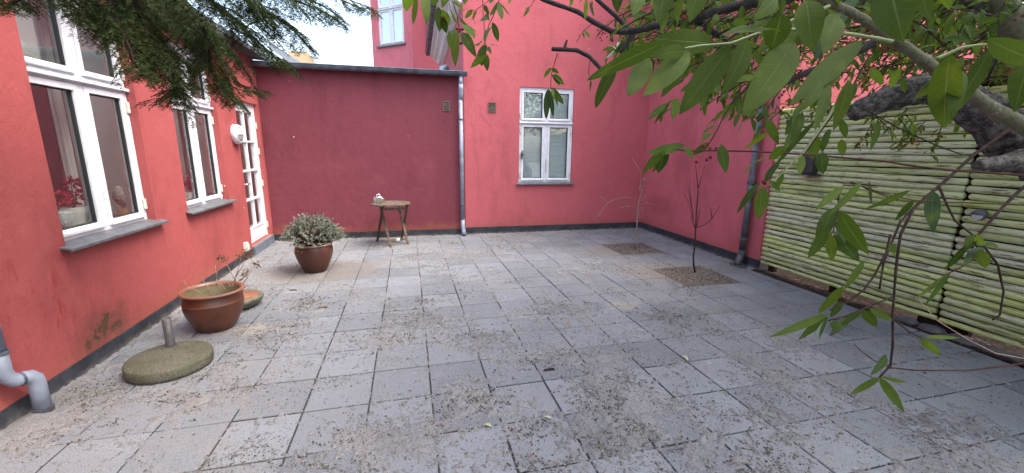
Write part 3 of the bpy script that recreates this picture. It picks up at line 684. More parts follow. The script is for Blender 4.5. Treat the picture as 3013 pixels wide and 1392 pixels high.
# ---- right wing
hr=thing('house','right-hand red wing wall between the back corner and the log fence','house',(XR+1.5,6.4,0))
q=MB(); y0,y1=4.83,YB+.0
q.quad(RM(y0,0,.14),RM(y1,0,.14),RM(y1,0,6.5),RM(y0,0,6.5)); q.quad(RM(y0,0,.14),RM(y0,0,6.5),RM(y0,-4,6.5),RM(y0,-4,.14)); q.quad(RM(y0,-4,.14),RM(y0,-4,6.5),RM(y1,-4,6.5),RM(y1,-4,.14))
q.build('wall',M['stR'],hr)
q=MB(); q.box(y0-.01,y1,-.02,.015,-.05,.142,RM); q.build('plinth',M['plinth'],hr)
q=MB(); q.box(y0-.2,y1,-4.1,.2,6.5,6.6,RM); q.build('roof',M['tile'],hr)
t=thing('downpipe','dark cast downpipe at the end of the right wall beside the log fence','downpipe',(XR-.07,5.10,0))
q=MB(); c=.075; q.tube([RM(5.06,c,6.3),RM(5.07,c,1.25)],.043,16); q.build('pipe',M['zinc'],t,smooth=True)
q=MB(); q.tube([RM(5.07,c,1.27),RM(5.08,c,.2)],.046,16); q.tube([RM(5.08,c,.23),RM(5.08,c+.01,.14),RM(5.07,c+.05,.08),RM(5.06,c+.08,.0)],.05,14); q.build('lower_pipe',M['iron'],t,smooth=True)
for z in (3.2,1.25,.42,.2): q=MB(); q.tube([RM(5.075,c,z-.02),RM(5.075,c,z+.02)],.054,16); q.box(5.065,5.085,0,c-.045,z-.01,z+.01,RM); q.build('bracket',M['iron'],t)
q=MB(); q.tube([RM(5.06+.13*math.cos(a),c+.06+.09*math.sin(a),.012) for a in np.linspace(0,6.28,18)],.013,6); q.build('drain_ring',M['iron'],t,smooth=True)
# ---- facade beyond the annex
fb=thing('building','pale pink angled building with a white window beyond the annex roof','building',(-.5,15,0))
FA,FB,FC=np.array([-1.42,16.2,0]),np.array([-.06,15.1,0]),np.array([.89,15.6,0])
def seg(A,B): 
    d=(B-A); L=np.linalg.norm(d); d=d/L; nrm=np.array([d[1],-d[0],0]); return (lambda s,t,z:A+d*s+nrm*t+np.array([0,0,z])),L
f1,L1=seg(FA,FB); f2,L2=seg(FB,FC)
def s_on(Mf,px,py):
    A=Mf(0,0,0); d=Mf(1,0,0)-A; n=Mf(0,1,0)-A; r=ray(px,py); k=((A-EYE)@n)/(r@n); p=EYE+r*k; return (p-A)@d,p[2]
sa,za=s_on(f1,1116,137); sb,zb=s_on(f1,1190,125); zb=(za+zb)/2
q=MB(); wall(q,f1,0,L1,2.8,9,[(sa,sb,zb,zb+1.9)],.05); wall(q,f2,0,L2,2.8,9,[],.1)
q.quad(f1(0,0,2.8),f1(0,0,9),f1(0,-4,9),f1(0,-4,2.8)); q.quad(f1(0,0,9),f1(L1,0,9),f1(L1,-4,9),f1(0,-4,9)); q.build('wall',M['stF'],fb)
w=window(fb,f1,sa,sb,zb,zb+1.9,zb+1.15,T=.03)
for c in w.children:
    if c.name.startswith('pane'): c.data.materials[0]=M['glassfar']
    if c.name.startswith('gasket'): c.data.materials[0]=M['white']
q=MB(); q.box(sa-.08,sb+.06,-.02,.06,zb-.06,zb-.005,f1); q.build('window_sill',M['slate'],fb)
q=MB(); s0_,_=s_on(f2,1268,100); z0_=s_on(f2,1262,128)[1]; q.tube([f2(s0_,.07,z0_),f2(s0_,.07,8.9)],.05,10); q.build('rain_pipe',simple('pale_pipe',(.5,.55,.62),rough=.4),fb,smooth=True)
q=MB(); q.box(sa+.0,sb-.0,-.6,-.25,zb,zb+1.9,f1); q.build('room',M['roomwall'],fb)
bk=thing('building','distant yellow brick gable and grey roof seen over the annex','building',(-4.5,17,0))
q=MB()
a=[at(846,149,15),at(898,150,15)]
q.box(a[0][0],a[1][0],a[0][1],a[0][1]+1.2,2.6,a[0][2]); q.build('chimney_wall',M['brickfar'],bk)
q=MB(); A=at(790,120,14.4);B=at(905,198,14.4); dn=np.array([0,2.,0])
q.add([A,B,B+dn,A+dn,A-np.array([0,0,.25]),B-np.array([0,0,.25]),B+dn-np.array([0,0,.25]),A+dn-np.array([0,0,.25])],[(0,1,2,3),(4,7,6,5),(0,4,5,1),(1,5,6,2),(2,6,7,3),(3,7,4,0)]); q.build('roof',M['rooffar'],bk)
q=MB(); C0=at(868,196,14.6); D0=at(830,163,14.6); q.add([D0,C0,np.array([C0[0],C0[1],2.6]),np.array([D0[0],D0[1],2.6])],[(0,1,2,3)]);  q.build('gable',M['brickfar'],bk)
# ---- red house behind the fence
rb=thing('building','red building standing beyond the log fence behind the tree','building',(9.5,1,0))
q=MB(); q.box(8.6,12,-6,5.4,0,3.1); q.build('wall',M['stR'],rb)
q=MB(); q.add([(8.2,-6.2,3.1),(12.4,-6.2,3.1),(10.3,-6.2,3.9),(8.2,5.6,3.1),(12.4,5.6,3.1),(10.3,5.6,3.9)],[(0,1,2),(3,5,4),(0,2,5,3),(1,4,5,2),(0,3,4,1)]); q.build('roof',M['tile'],rb)
# ------------------------------------------------------------------ log fence
XF=4.80
def fence_panel(y0,y1,name,label,top):
    r=.0312; pitch=.0655
    t=thing(name,label,'fence',(XF+r,(y0+y1)/2,0),'log fence panels along the right side')
    lg=MB(); n=int((top-.09)/pitch)
    for k in range(n):
        z=.09+r+k*pitch; rr=r*random.uniform(.9,1.04); ye=y1+random.uniform(-.012,.02); ys=y0+random.uniform(-.008,.008)
        if k==0: rr*=.85
        m=12; ph=random.random()*6
        P=[(XF+r+.002*math.sin(j*1.1+ph),ye+(ys-ye)*j/m,z+.0028*math.sin(j*.7+ph)+random.uniform(-.0012,.0012)) for j in range(m+1)]
        e=.014; P=[(P[0][0],ye+e,P[0][2])]+P+[(P[-1][0],ys-e,P[-1][2])]
        rad=[rr*.65]+[rr*random.uniform(.95,1.04)*(1-.0*j) for j in range(m+1)]+[rr*.65]
        lg.tube(P,rad,12,jit=.02)
    lg.build('logs',M['log'],t,smooth=True)
    b=MB(); b.box(XF+2*r+.001,XF+2*r+.02,y0+.04,y1-.05,.12,.09+n*pitch-.03)
    for yy in (y0+.12,(y0+y1)/2,y1-.14): b.box(XF+2*r+.0205,XF+2*r+.08,yy-.045,yy+.045,-.1,.09+n*pitch+.02)
    b.build('backing',M['fencedark'],t)
    return t
fence_panel(2.735,4.845,'log_fence','green algae-stained log fence panel between the red wall and the dark gap',2.30)
fence_panel(.55,2.685,'log_fence','green algae-stained log fence panel nearer the tree, right of the dark gap',2.28)
q=MB(); q.box(XF+.066,XF+.17,2.60,2.86,-.2,2.3); q.build('fence_post',M['fencedark'],label='dark square post standing in the gap between the two log fence panels',cat='post',loc=(XF+.1,2.7,0))
# lantern boxes on the fence
c=at(2395,490,1); 
lt=thing('wall_lamp','black boxy lamp fixed to the log fence, half hidden by leaves','lamp',(XF,4.215,1.5))
q=MB(); q.box(XF-.10,XF-.001,4.15,4.31,1.42,1.64); q.build('housing',M['black'],lt,bevel=.01)
q=MB(); q.add([(XF-.17,4.09,1.405),(XF-.001,4.09,1.405),(XF-.001,4.35,1.405),(XF-.17,4.35,1.405),(XF-.15,4.11,1.418),(XF-.001,4.11,1.418),(XF-.001,4.33,1.418),(XF-.15,4.33,1.418)],[(3,2,1,0),(4,5,6,7),(0,1,5,4),(1,2,6,5),(2,3,7,6),(3,0,4,7)]); q.build('base_flange',M['black'],lt)
lt=thing('fence_spotlight','small dark round spotlight on the log fence right of the gap','lamp',(XF,2.55,1.17))
q=MB(); q.tube([(XF-.001,2.55,1.17),(XF-.03,2.55,1.17),(XF-.07,2.55,1.15)],[.03,.045,.05],12); q.build('spotlight_head',M['iron'],lt,smooth=True); q=MB(); q.tube([(XF-.071,2.55,1.15),(XF-.073,2.55,1.15)],.04,12); q.build('lens',M['lampglass'],lt)
# edging stones at the foot of the fence
SL=['first edging stone by the foot of the fence post gap','second edging stone right of the fence gap','third edging stone along the fence foot','fourth edging stone along the fence foot','fifth edging stone along the fence foot, near the long low twig','edging stone at the very right edge of the photo','edging stone just beyond the right edge']
k=0
for (px,py) in ((2655,945),(2730,975),(2810,1005),(2870,1020),(2930,1042),(2985,1058),(3050,1080)):
    c=gnd(px,py); q=MB(); c[0]=4.80+random.uniform(-.02,.02)
    q.lathe([(.001,-.03),(.09,-.03),(.105,.0),(.09,.035),(.05,.055),(.001,.06)],c,9,M=np.diag([.75,1.1,.8]),jit=.09)
    q.build('edging_stone',M['cobble'],smooth=False,bevel=.008,label='dark rounded '+SL[k],cat='stone',group='dark stones along the foot of the fence',loc=tuple(c)); k+=1
# ------------------------------------------------------------------ near drainpipe at left edge
t=thing('downpipe','pale grey zinc downpipe with a swan-neck shoe at the left edge','downpipe',(LM(2.95,.1,0)))
q=MB(); q.tube([LM(2.865,.06,3.05),LM(2.865,.06,.46)],.035,18); q.build('pipe',M['zinc'],t,smooth=True)
q=MB(); q.tube([LM(2.865,.06,.50),LM(2.865,.06,.37),LM(2.875,.063,.325),LM(2.90,.075,.292),LM(2.935,.088,.285),LM(2.962,.098,.278),LM(2.983,.105,.25),LM(2.99,.105,.20),LM(2.99,.105,.0)],[.038,.038,.039,.04,.041,.041,.042,.042,.042],18); q.build('swan_neck',M['zinc'],t,smooth=True)
for (a,b) in (((2.865,.06,.48),(2.865,.06,.50)),((2.918,.082,.286),(2.93,.087,.2855)),((2.865,.06,.92),(2.865,.06,.94))): q=MB(); q.tube([LM(*a),LM(*b)],.044,18); q.build('collar',M['zincdark'],t,smooth=False)
q=MB(); q.tube([LM(2.99,.105,-.01),LM(2.99,.105,.05)],.05,18); q.build('gully_socket',M['iron'],t)
gm=gnd(110,1245)
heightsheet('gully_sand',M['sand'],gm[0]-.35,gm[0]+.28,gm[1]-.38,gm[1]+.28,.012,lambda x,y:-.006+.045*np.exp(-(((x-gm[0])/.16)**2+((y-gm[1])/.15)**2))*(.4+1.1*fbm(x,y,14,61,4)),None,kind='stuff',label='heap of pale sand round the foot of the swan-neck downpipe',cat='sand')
# ------------------------------------------------------------------ wall lamp, socket box
lc=(6.95,1.87)
t=thing('bulkhead_lamp','round white bulkhead wall lamp with a cross guard left of the door','lamp',LM(lc[0],0,lc[1]))
AX=np.stack([DL,np.array([0,0,1.]),NL],1)
q=MB(); q.lathe([(.13,0),(.14,.01),(.14,.055),(.128,.075),(.112,.078),(.112,.06),(.001,.06)],LM(lc[0],0,lc[1]),36,M=AX); q.build('housing',M['whiteplastic'],t,smooth=True)
q=MB(); q.lathe([(.111,.061),(.10,.085),(.075,.105),(.04,.116),(.001,.119)],LM(lc[0],0,lc[1]),32,M=AX); q.build('glass_dome',M['lampglass'],t,smooth=True)
q=MB()
for v in (0,1):
    P=[]
    for k in range(13):
        a=math.pi*k/12; u=.118*math.cos(a); h=.078+.048*math.sin(a); P.append(LM(lc[0]+(u if v else 0),h,lc[1]+(0 if v else u)))
    q.tube(P,.0065,8)
q.tube([LM(lc[0]+.12*math.cos(a),.08,lc[1]+.12*math.sin(a)) for a in np.linspace(0,2*math.pi,33)],.009,8)
q.build('guard',M['whiteplastic'],t,smooth=True)
t=thing('socket_box','small cream outdoor socket box on the left wall just above the plinth','socket box',LM(6.8,0,.15))
q=MB(); q.box(6.765,6.845,0,.05,.155,.285,LM); q.build('box',M['cream'],t,bevel=.006); q=MB(); q.box(6.772,6.838,.0503,.062,.165,.25,LM); q.build('flap',M['cream'],t,bevel=.005)
q=MB(); q.tube([LM(6.8,.02,.155),LM(6.8,.02,.12)],.012,8); q.build('cable_gland',M['black'],t)
# ------------------------------------------------------------------ window sill ornaments (left house)
def spot(px,py,t): s,z=onl(px,py,t); return LM(s,t,z)
zi=1.034
s,_=onl(225,650,-.23); pc=LM(s,-.23,zi)
t=thing('flower_pot','white square-shouldered pot with a red flowering plant inside the large window','plant pot',pc)
q=MB(); q.lathe([(.001,0),(.066,0),(.082,.155),(.075,.157),(.066,.02),(.001,.02)],pc,24); q.build('pot',M['plantpot'],t,smooth=False)
q=MB(); q.lathe([(.001,.13),(.07,.132)],pc,16); q.build('soil',M['potsoil'],t)
fl=MB(); st=MB(); fl.uv=None
def petal_cluster(mb,c,r,n,L=.035):
    for _ in range(n):
        v=rng.normal(size=3); v/=np.linalg.norm(v); a=np.array(c)+v*r*random.uniform(.3,1); d=v+rng.normal(size=3)*.4; d/=np.linalg.norm(d); sd_=np.cross(d,rng.normal(size=3)); sd_/=np.linalg.norm(sd_)
        mb.quad(a,a+d*L*.5+sd_*L*.35,a+d*L,a+d*L*.5-sd_*L*.35)
for (dx,dz,r) in ((-.11,.235,.05),(-.04,.26,.055),(.06,.24,.05),(0,.21,.06),(.03,.35,.04),(.08,.34,.03)):
    c=pc+DL*dx+np.array([0,0,dz]); petal_cluster(fl,c,r,26); st.tube([pc+np.array([0,0,.11]),(pc+c)/2+np.array([0,0,.06]),c],.003,5)
st.build('stems',M['stem'],t); fl.build('flowers',M['red'],t)
s,_=onl(195,650,-.16); pc=LM(s,-.16,zi)
t=NT('clear_glass'); t.set(rough=.02,Alpha=.22); t.col((.85,.92,.92)); M['clear']=t.m
q=MB(); q.lathe([(.035,0),(.035,.004),(.008,.01),(.008,.03),(.03,.045),(.048,.08),(.05,.15),(.047,.15),(.045,.08),(.02,.05)],pc,24,closed=True); q.build('glass_vase',M['clear'],smooth=True,loc=tuple(pc),label='clear empty footed glass in front of the white pot in the large window',cat='vase')
s,_=onl(362,625,-.18); pc=LM(s,-.18,zi)
t=thing('bird_figure','speckled brown bird figure standing on a wooden block inside the large window','figurine',pc)
q=MB(); q.lathe([(.001,0),(.038,0),(.04,.004),(.04,.062),(.037,.066),(.001,.067)],pc,16); q.build('wooden_block',M['woodblock'],t)
q=MB(); u=DL; zz=np.array([0,0,1.]); b=pc+zz*.067
q.tube([b+(p_-b)*1.15 for p_ in [b+u*.035+zz*.015,b+u*.02+zz*.035,b+u*.0+zz*.065,b-u*.012+zz*.10,b-u*.014+zz*.135,b-u*.006+zz*.16,b+u*.006+zz*.175,b+u*.012+zz*.187]],[.007,.021,.038,.049,.041,.027,.029,.009],14); q.build('body',M['feather'],t,smooth=True)
q=MB(); q.tube([b+u*.030+zz*.199,b+u*.062+zz*.192],[.009,.001],8); q.build('beak',M['jamb'],t)
q=MB(); q.tube([b+u*.005+zz*.05,b+u*.004-zz*.0],.003,6); q.tube([b-u*.008+zz*.05,b-u*.006],.003,6); q.build('legs',M['jamb'],t)
s,_=onl(556,590,-.2); pc=LM(s,-.2,zi)
t=thing('flower_pot','small pot with dark red flowers inside the narrower left window','plant pot',pc)
q=MB(); q.lathe([(.001,0),(.04,0),(.055,.10),(.05,.10),(.04,.01),(.001,.01)],pc,20); q.build('pot',M['plantpot'],t)
fl=MB(); 
for (dx,dz,r) in ((0,.2,.06),(.06,.22,.05),(.02,.27,.05),(.1,.18,.04)): petal_cluster(fl,pc+DL*dx+zz*dz,r,24)
fl.build('flowers',M['red'],t); q=MB(); q.tube([pc+zz*.08,pc+zz*.2+DL*.03],.004,5); q.build('stems',M['stem'],t)
# ------------------------------------------------------------------ pots
def lathe_pot(name,label,c,prof_out,prof_in,rim,mat,rimmat,inmat,soilz,soilr,tilt=0,n=48):
    t=thing(name,label,'plant pot',c); c=np.array(c)
    Mt=np.array([[math.cos(tilt),0,math.sin(tilt)],[0,1,0],[-math.sin(tilt),0,math.cos(tilt)]])
    q=MB(); q.lathe(prof_out,c,n,M=Mt,closed=True); q.lathe([(.001,prof_out[0][1]),prof_out[0]],c,n,M=Mt,closed=True); q.build('body',mat,t,smooth=True)
    q=MB(); q.lathe(prof_in,c,n,M=Mt,closed=True); q.build('inside',inmat,t,smooth=True)
    q=MB(); q.lathe(rim,c,n,M=Mt,closed=True); q.build('rim',rimmat,t,smooth=True)
    q=MB(); q.lathe([(.001,soilz+.012),(soilr*.6,soilz+.006),(soilr,soilz)],c,24,M=Mt,closed=True); q.build('soil',M['potsoil'],t,smooth=True)
    return t
P1=(-1.93,4.17,0)
M['innerclay']=simple('inner_clay',(.16,.135,.07),(.21,.18,.10),.6,10)
pt=lathe_pot('plant_pot','large orange-brown glazed pot with bare withered stems near the left wall',P1,
  [(.145,.0),(.15,.004),(.185,.07),(.222,.15),(.238,.22),(.24,.27),(.2405,.275),(.236,.28),(.232,.32),(.225,.352),(.226,.36)],
  [(.222,.375),(.212,.34),(.215,.27),(.2,.2),(.16,.17)],
  [(.2255,.355),(.248,.362),(.260,.370),(.261,.378),(.25,.384),(.232,.386),(.221,.378),(.212,.36)],M['glaze1'],M['rimclay'],M['innerclay'],.20,.215,tilt=R(1.5))
q=MB(); q.tube([np.array(P1)+[.2415*math.cos(a),.2415*math.sin(a),.276] for a in np.linspace(0,6.2832,49)],.0022,6); q.build('groove_ring',M['rimclay'],pt,smooth=True)
dp=3.62
tw=MB(); lf=MB()
def pl(mb,pts,d,r0,r1,n=5):
    m=len(pts); ds=d if hasattr(d,'__len__') else [d]*m
    mb.tube([at(x,y,dd_) for (x,y),dd_ in zip(pts,ds)],[r0+(r1-r0)*i/(m-1) for i in range(m)],n)
Z6=lambda x,y:(480+x/3.967,700+y/3.967)
for pts in ([(835,540),(830,470),(790,400),(755,330),(735,280)],[(830,570),(850,440),(890,330),(905,240)],[(850,450),(900,370),(950,280)],[(880,500),(960,450),(1000,400),(1050,340)],[(935,530),(1000,440),(1050,350)],[(620,480),(630,400),(665,290),(670,240)],[(620,480),(615,400),(608,320)],
            [(630,560),(620,480)],[(440,650),(380,610),(290,590),(265,550),(240,495)],[(545,640),(520,570),(480,520),(460,470),(447,450)],[(725,610),(690,550),(640,490)],[(690,610),(660,550),(630,520)],[(790,575),(770,540),(752,515)],[(900,500),(930,480),(950,440),(920,400)],[(500,640),(515,600),(525,560)],[(535,640),(540,600)],[(480,650),(515,620)],[(815,570),(812,540)]):
    pl(tw,[Z6(*p_) for p_ in pts],dp+random.uniform(-.08,.08),.0042,.0022)
tw.build('stems',M['twigdry'],pt,smooth=True)
def flakes(mb,c,r,n,L):
    for _ in range(n):
        a=c+rng.normal(size=3)*r*.5; d=rng.normal(size=3); d/=np.linalg.norm(d); sd_=np.cross(d,rng.normal(size=3)); sd_/=np.linalg.norm(sd_); l=L*random.uniform(.6,1.2)
        mb.quad(a,a+d*l*.5+sd_*l*.3,a+d*l,a+d*l*.4-sd_*l*.25)
for (x,y,r,n) in ((640,240,.022,14),(700,250,.028,22),(740,265,.02,12),(960,210,.045,50),(1020,215,.04,44),(920,215,.03,26),(1000,180,.035,30),(1095,320,.03,26),(1070,300,.02,12),(960,410,.028,24),(930,430,.02,10),(650,205,.012,6)):
    flakes(lf,at(*Z6(x,y),dp),r,n,.022)
lf.build('dead_leaves',M['deadleaf'],pt)
P2=(-1.45,5.97,0)
p2=lathe_pot('plant_pot','red-brown glazed pot holding a rounded grey-green lavender bush',P2,
  [(.13,.0),(.135,.003),(.175,.08),(.215,.17),(.238,.25),(.243,.30),(.236,.35),(.222,.378),(.22,.385)],
  [(.215,.392),(.21,.35),(.2,.3),(.15,.27)],
  [(.2205,.378),(.236,.381),(.242,.39),(.236,.4),(.222,.402),(.212,.392)],M['glaze2'],M['rimclay2'],M['innerclay'],.33,.208)
st=MB(); lv=MB(); c0=np.array(P2)+[0,0,.34]
for i in range(330):
    a=random.random()*6.283; el=math.acos(random.uniform(.16,1)); 
    d=np.array([math.sin(el)*math.cos(a),math.sin(el)*math.sin(a),math.cos(el)])
    Lr=.375+.04*math.sin(3*a)+random.uniform(-.07,.05); Lz=.43+random.uniform(-.07,.04)
    tip=c0+np.array([d[0]*Lr*1.03,d[1]*Lr*.95,d[2]*Lz+.03]); b0=c0+np.array([d[0],d[1],0])*random.uniform(.02,.15)+[0,0,-.01]
    mid=b0*.5+tip*.5+np.array([0,0,.04])+rng.normal(size=3)*.012
    P=[b0,b0*.6+mid*.4,mid,mid*.45+tip*.55+[0,0,.008],tip]
    st.tube(P,[.003,.0026,.002,.0016,.001],4,cap=False)
    for k in range(36):
        tt=random.uniform(.5,1)**.6; j=tt*4; i0=min(3,int(j)); q0=P[i0]+(P[i0+1]-P[i0])*(j-i0)
        v=rng.normal(size=3)+d*.9; v/=np.linalg.norm(v); sd_=np.cross(v,rng.normal(size=3)); sd_/=np.linalg.norm(sd_); l=random.uniform(.016,.030)
        lv.quad(q0,q0+v*l*.5+sd_*.0055,q0+v*l,q0+v*l*.5-sd_*.0055)
for i in range(9):
    a=random.random()*6.28; b0=c0+np.array([math.cos(a)*.12,math.sin(a)*.12,.35]); st.tube([b0,b0+[random.uniform(-.03,.03),0,.12],b0+[random.uniform(-.05,.05),0,random.uniform(.16,.22)]],.0012,4)
# drooping broken stem over the rim
Z2=lambda x,y:(760+x/3.994,560+y/3.994)
dq=5.28
pl(st,[Z2(*p_) for p_ in ((590,640),(575,680),(545,720),(515,750),(480,735),(440,700),(425,680))],dq,.004,.003)
for (x,y) in ((430,690),(450,710),(470,720),(515,720),(505,735)): flakes(lv,at(*Z2(x,y),dq),.008,6,.014)
for i in range(16):
    a=random.random()*6.283; r=random.uniform(.16,.22); b0=c0+np.array([math.cos(a)*r,math.sin(a)*r,.06]); flakes(lv,b0,.02,5,.016)
st.build('stems',M['twigred'],p2); lv.build('foliage',M['lav'],p2)
# rough stone dish
t=thing('stone_dish','shallow rough stone bowl with a rusty inside behind the large orange pot','bowl',(-1.95,4.72,0)); cc=(-1.95,4.72,0)
q=MB(); q.lathe([(.001,.0),(.16,.0),(.20,.03),(.235,.07),(.245,.095),(.24,.11),(.205,.112)],cc,40,jit=.018); q.build('outside',M['stone'],t,smooth=True)
q=MB(); q.lathe([(.206,.113),(.195,.08),(.15,.045),(.001,.035)],cc,40); q.build('inside',M['rust'],t,smooth=True)
# parasol base
cc=gnd(499,1047,.095)*np.array([1,1,0]); t=thing('parasol_base','round mossy concrete parasol base with a steel tube, front left','parasol base',cc)
tl=R(1.2); Mt=np.array([[math.cos(tl),0,math.sin(tl)],[0,1,0],[-math.sin(tl),0,math.cos(tl)]])
q=MB(); q.lathe([(.001,.0),(.255,.0),(.268,.006),(.273,.03),(.272,.078),(.267,.088),(.255,.0935),(.15,.0965),(.04,.098),(.001,.098)],cc+[0,0,.006],72,M=Mt,jit=.003); q.build('concrete_disc',M['mossy'],t,smooth=True)
q=MB(); b=gnd(503,1020,.098)-[0,0,.018]; q.lathe([(.030,0),(.030,.262),(.026,.262),(.026,.05)],b,24,closed=True); q.lathe([(.036,0),(.036,.004),(.030,.006)],b,24,closed=True); q.build('tube',M['galv'],t,smooth=True)
q=MB(); q.tube([b+[.028,0,.238],b+[.062,.01,.243]],.0045,8); q.box(*(np.array([.058,.082])+b[0]),*(np.array([-.004,.012])+b[1]),*(np.array([.231,.256])+b[2])); q.build('clamp_screw',M['steel'],t,bevel=.003)
# ------------------------------------------------------------------ folding table with a pot
tc=np.array([-.50,7.50,0]); t=thing('folding_table','small round weathered wooden folding table against the dark red wall','table',tc)
tm=NT('tabletop_wood')
q=MB(); 
# slatted round top with a frame ring
Rr=.335
ring=[]
q.lathe([(Rr-.075,.727),(Rr,.727),(Rr,.75),(Rr-.075,.75),(Rr-.075,.727)],tc,48,closed=True)
for k in range(-4,5):
    x0=k*.058-.026; x1=k*.058+.026; y_=math.sqrt(max((Rr-.07)**2-max(abs(x0),abs(x1))**2,0)); 
    if y_>.02: q.box(tc[0]+x0,tc[0]+x1,tc[1]-y_,tc[1]+y_,.729,.747)
q.build('tabletop',M['wood'],t)
def plank(mb,a,b,w,th,side):
    a=np.array(a,float);b=np.array(b,float); d=(b-a)/np.linalg.norm(b-a); s_=np.array(side,float); s_-=d*(s_@d); s_/=np.linalg.norm(s_); n_=np.cross(d,s_)
    P=[a+s_*i*w/2+n_*j*th/2 for i,j in ((-1,-1),(1,-1),(1,1),(-1,1))]+[b+s_*i*w/2+n_*j*th/2 for i,j in ((-1,-1),(1,-1),(1,1),(-1,1))]
    mb.add(P,[(3,2,1,0),(4,5,6,7),(0,1,5,4),(1,2,6,5),(2,3,7,6),(3,0,4,7)])
# leg feet measured: front pair and rear pair, crossed legs seen from the front left
FL,FR=gnd(1150,726),gnd(1201,719); RL,RRr=gnd(1110,711),gnd(1170,697)
RRr=np.array([-.36,7.80,0])
def onY(px,py,Y): q_=ray(px,py); return EYE+q_*(Y/q_[1])
TLf=onY(1127,604,7.36); TRf=onY(1199,603,7.38); TLb=onY(1117,603,7.66); TRb=onY(1171,602,7.68)
for q_ in (TLf,TRf,TLb,TRb): q_[2]=.722
for (a,b,m_) in ((FL,TLb,'wood'),(FR,TRb,'wood'),(RL,TLf,'wooddark'),(RRr,TRf,'wooddark')):
    mb=MB(); plank(mb,a+[0,0,.004],b,.05,.024,(.5,1,0)); mb.build('leg',M[m_],t,bevel=.003)
def lerp(a,b,k): return np.array(a)+(np.array(b)-np.array(a))*k
mb=MB(); plank(mb,lerp(FL,TLb,.14),lerp(FR,TRb,.14),.035,.018,(0,0,1)); mb.build('stretcher',M['wood'],t,bevel=.002)
mb=MB(); plank(mb,lerp(RL,TLf,.14),lerp(RRr,TRf,.14),.035,.018,(0,0,1)); mb.build('stretcher',M['wooddark'],t,bevel=.002)
mb=MB(); plank(mb,lerp(RL,TLf,.90),lerp(RRr,TRf,.90),.042,.02,(0,0,1)); mb.build('stretcher',M['wood'],t,bevel=.002)
for y_ in (7.40,7.69): mb=MB(); mb.box(-.72,-.22,y_-.012,y_+.012,.70,.728); mb.build('top_batten',M['wooddark'],t)
mb=MB(); s0_=lerp(lerp(FL,TLb,.14),lerp(FR,TRb,.14),.42); s1_=lerp(lerp(FL,TLb,.14),lerp(FR,TRb,.14),.60); plank(mb,s0_+[0,-.012,.004],s1_+[0,-.012,.004],.038,.006,(0,0,1)); mb.build('paper_tag',M['wax'],t)
kc=np.array([-.705,7.52,.7515]); t=thing('saucepan','small shiny steel cooking pot with a lid standing on the wooden table','pot',kc)
q=MB(); q.lathe([(.001,0),(.094,0),(.1,.006),(.1,.10),(.104,.104),(.1,.106)],kc,40); q.build('pan',M['steel'],t,smooth=True)
q=MB(); q.lathe([(.104,.1045),(.104,.109),(.09,.116),(.05,.124),(.001,.127)],kc,40,closed=True); q.build('lid',M['steel'],t,smooth=True)
q=MB(); q.tube([kc+[.03*math.cos(a),-.003,.125+.026*math.sin(a)] for a in np.linspace(0,math.pi,9)],.006,8); q.build('lid_knob',M['steel'],t,smooth=True)
for a0 in (-.9,-.9+math.pi):
    q=MB(); e=np.array([math.cos(a0),math.sin(a0),0]); f_=np.array([-e[1],e[0],0]); q.tube([kc+e*.098+f_*.035+[0,0,.082],kc+e*.13+f_*.033+[0,0,.086],kc+e*.137+[0,0,.087],kc+e*.13-f_*.033+[0,0,.086],kc+e*.098-f_*.035+[0,0,.082]],.0055,8); q.build('handle',M['steel'],t,smooth=True)
# ------------------------------------------------------------------ saplings
def sapling(name,label,loc,depth,trunk,twigs,mat):
    t=thing(name,label,'tree',loc,'young saplings in the planting gaps'); q=MB(); pl(q,trunk,depth,.014,.006,8); q.build('trunk',mat,t,smooth=True)
    for tw_ in twigs:
        q=MB(); m=len(tw_); q.tube([at(x,y,depth+.18*i/m*s_) for i,(x,y) in enumerate(tw_) for s_ in (hash(tw_[0])%3-1,)],[(.0062+(.0032-.0062)*i/(m-1)) for i in range(m)],5); q.build('twig',mat if mat!=M['twig'] else M['twigred'],t,smooth=True)
Z8=lambda x,y:(1700+x/2.587,400+y/2.587)
S=gnd(*Z8(434,862)); dS=float(MC[2]@(S-EYE))
tk=simple('pale_sapling_bark',(.16,.12,.105),(.27,.205,.185),.7,30,spec=.1)
sapling('sapling','pale bare sapling with arching twigs in the gap nearer the wall corner',S,dS,[Z8(*p_) for p_ in ((434,862),(437,800),(450,680),(456,590),(464,510),(485,430),(500,370),(510,320))],
 [[Z8(*p_) for p_ in L] for L in (((462,500),(420,475),(360,468),(290,482),(235,505),(195,550),(155,610),(105,645)),((235,505),(190,475),(145,450)),((500,370),(520,325),(560,305),(600,330),(650,348),(700,350),(740,310)),((560,305),(610,335),(630,365)),((490,290),(460,240),(412,165)),((487,380),(488,300),(520,250)),
 ((470,530),(530,508),(580,525),(625,548),(680,535),(728,485)),((450,600),(430,560),(400,535),(345,542)),((430,570),(405,540),(375,530)),((460,630),(485,590),(500,560)),((480,540),(500,590),(550,625)),((485,430),(470,400),(480,350),(487,300)),((475,500),(510,480),(525,435)),((300,430),(270,385),(250,350)))],tk)
S=gnd(*Z8(893,1040)); dS=float(MC[2]@(S-EYE))
sapling('sapling','dark slim bare sapling in the gap nearer the log fence',S,dS,[Z8(*p_) for p_ in ((893,1040),(882,980),(880,920),(893,820),(897,700),(905,560),(915,440),(915,390))],
 [[Z8(*p_) for p_ in L] for L in (((915,400),(905,300),(895,205)),((917,395),(945,310),(968,220)),((895,705),(870,640),(860,570),(840,500),(800,430)),((880,640),(868,540),(855,400)),((868,550),(845,420),(857,315)),((898,700),(960,680),(1020,630),(1060,570),(1082,535)),((1022,625),(1015,580),(1010,550)),((905,690),(920,620),(930,560)))],M['twig'])
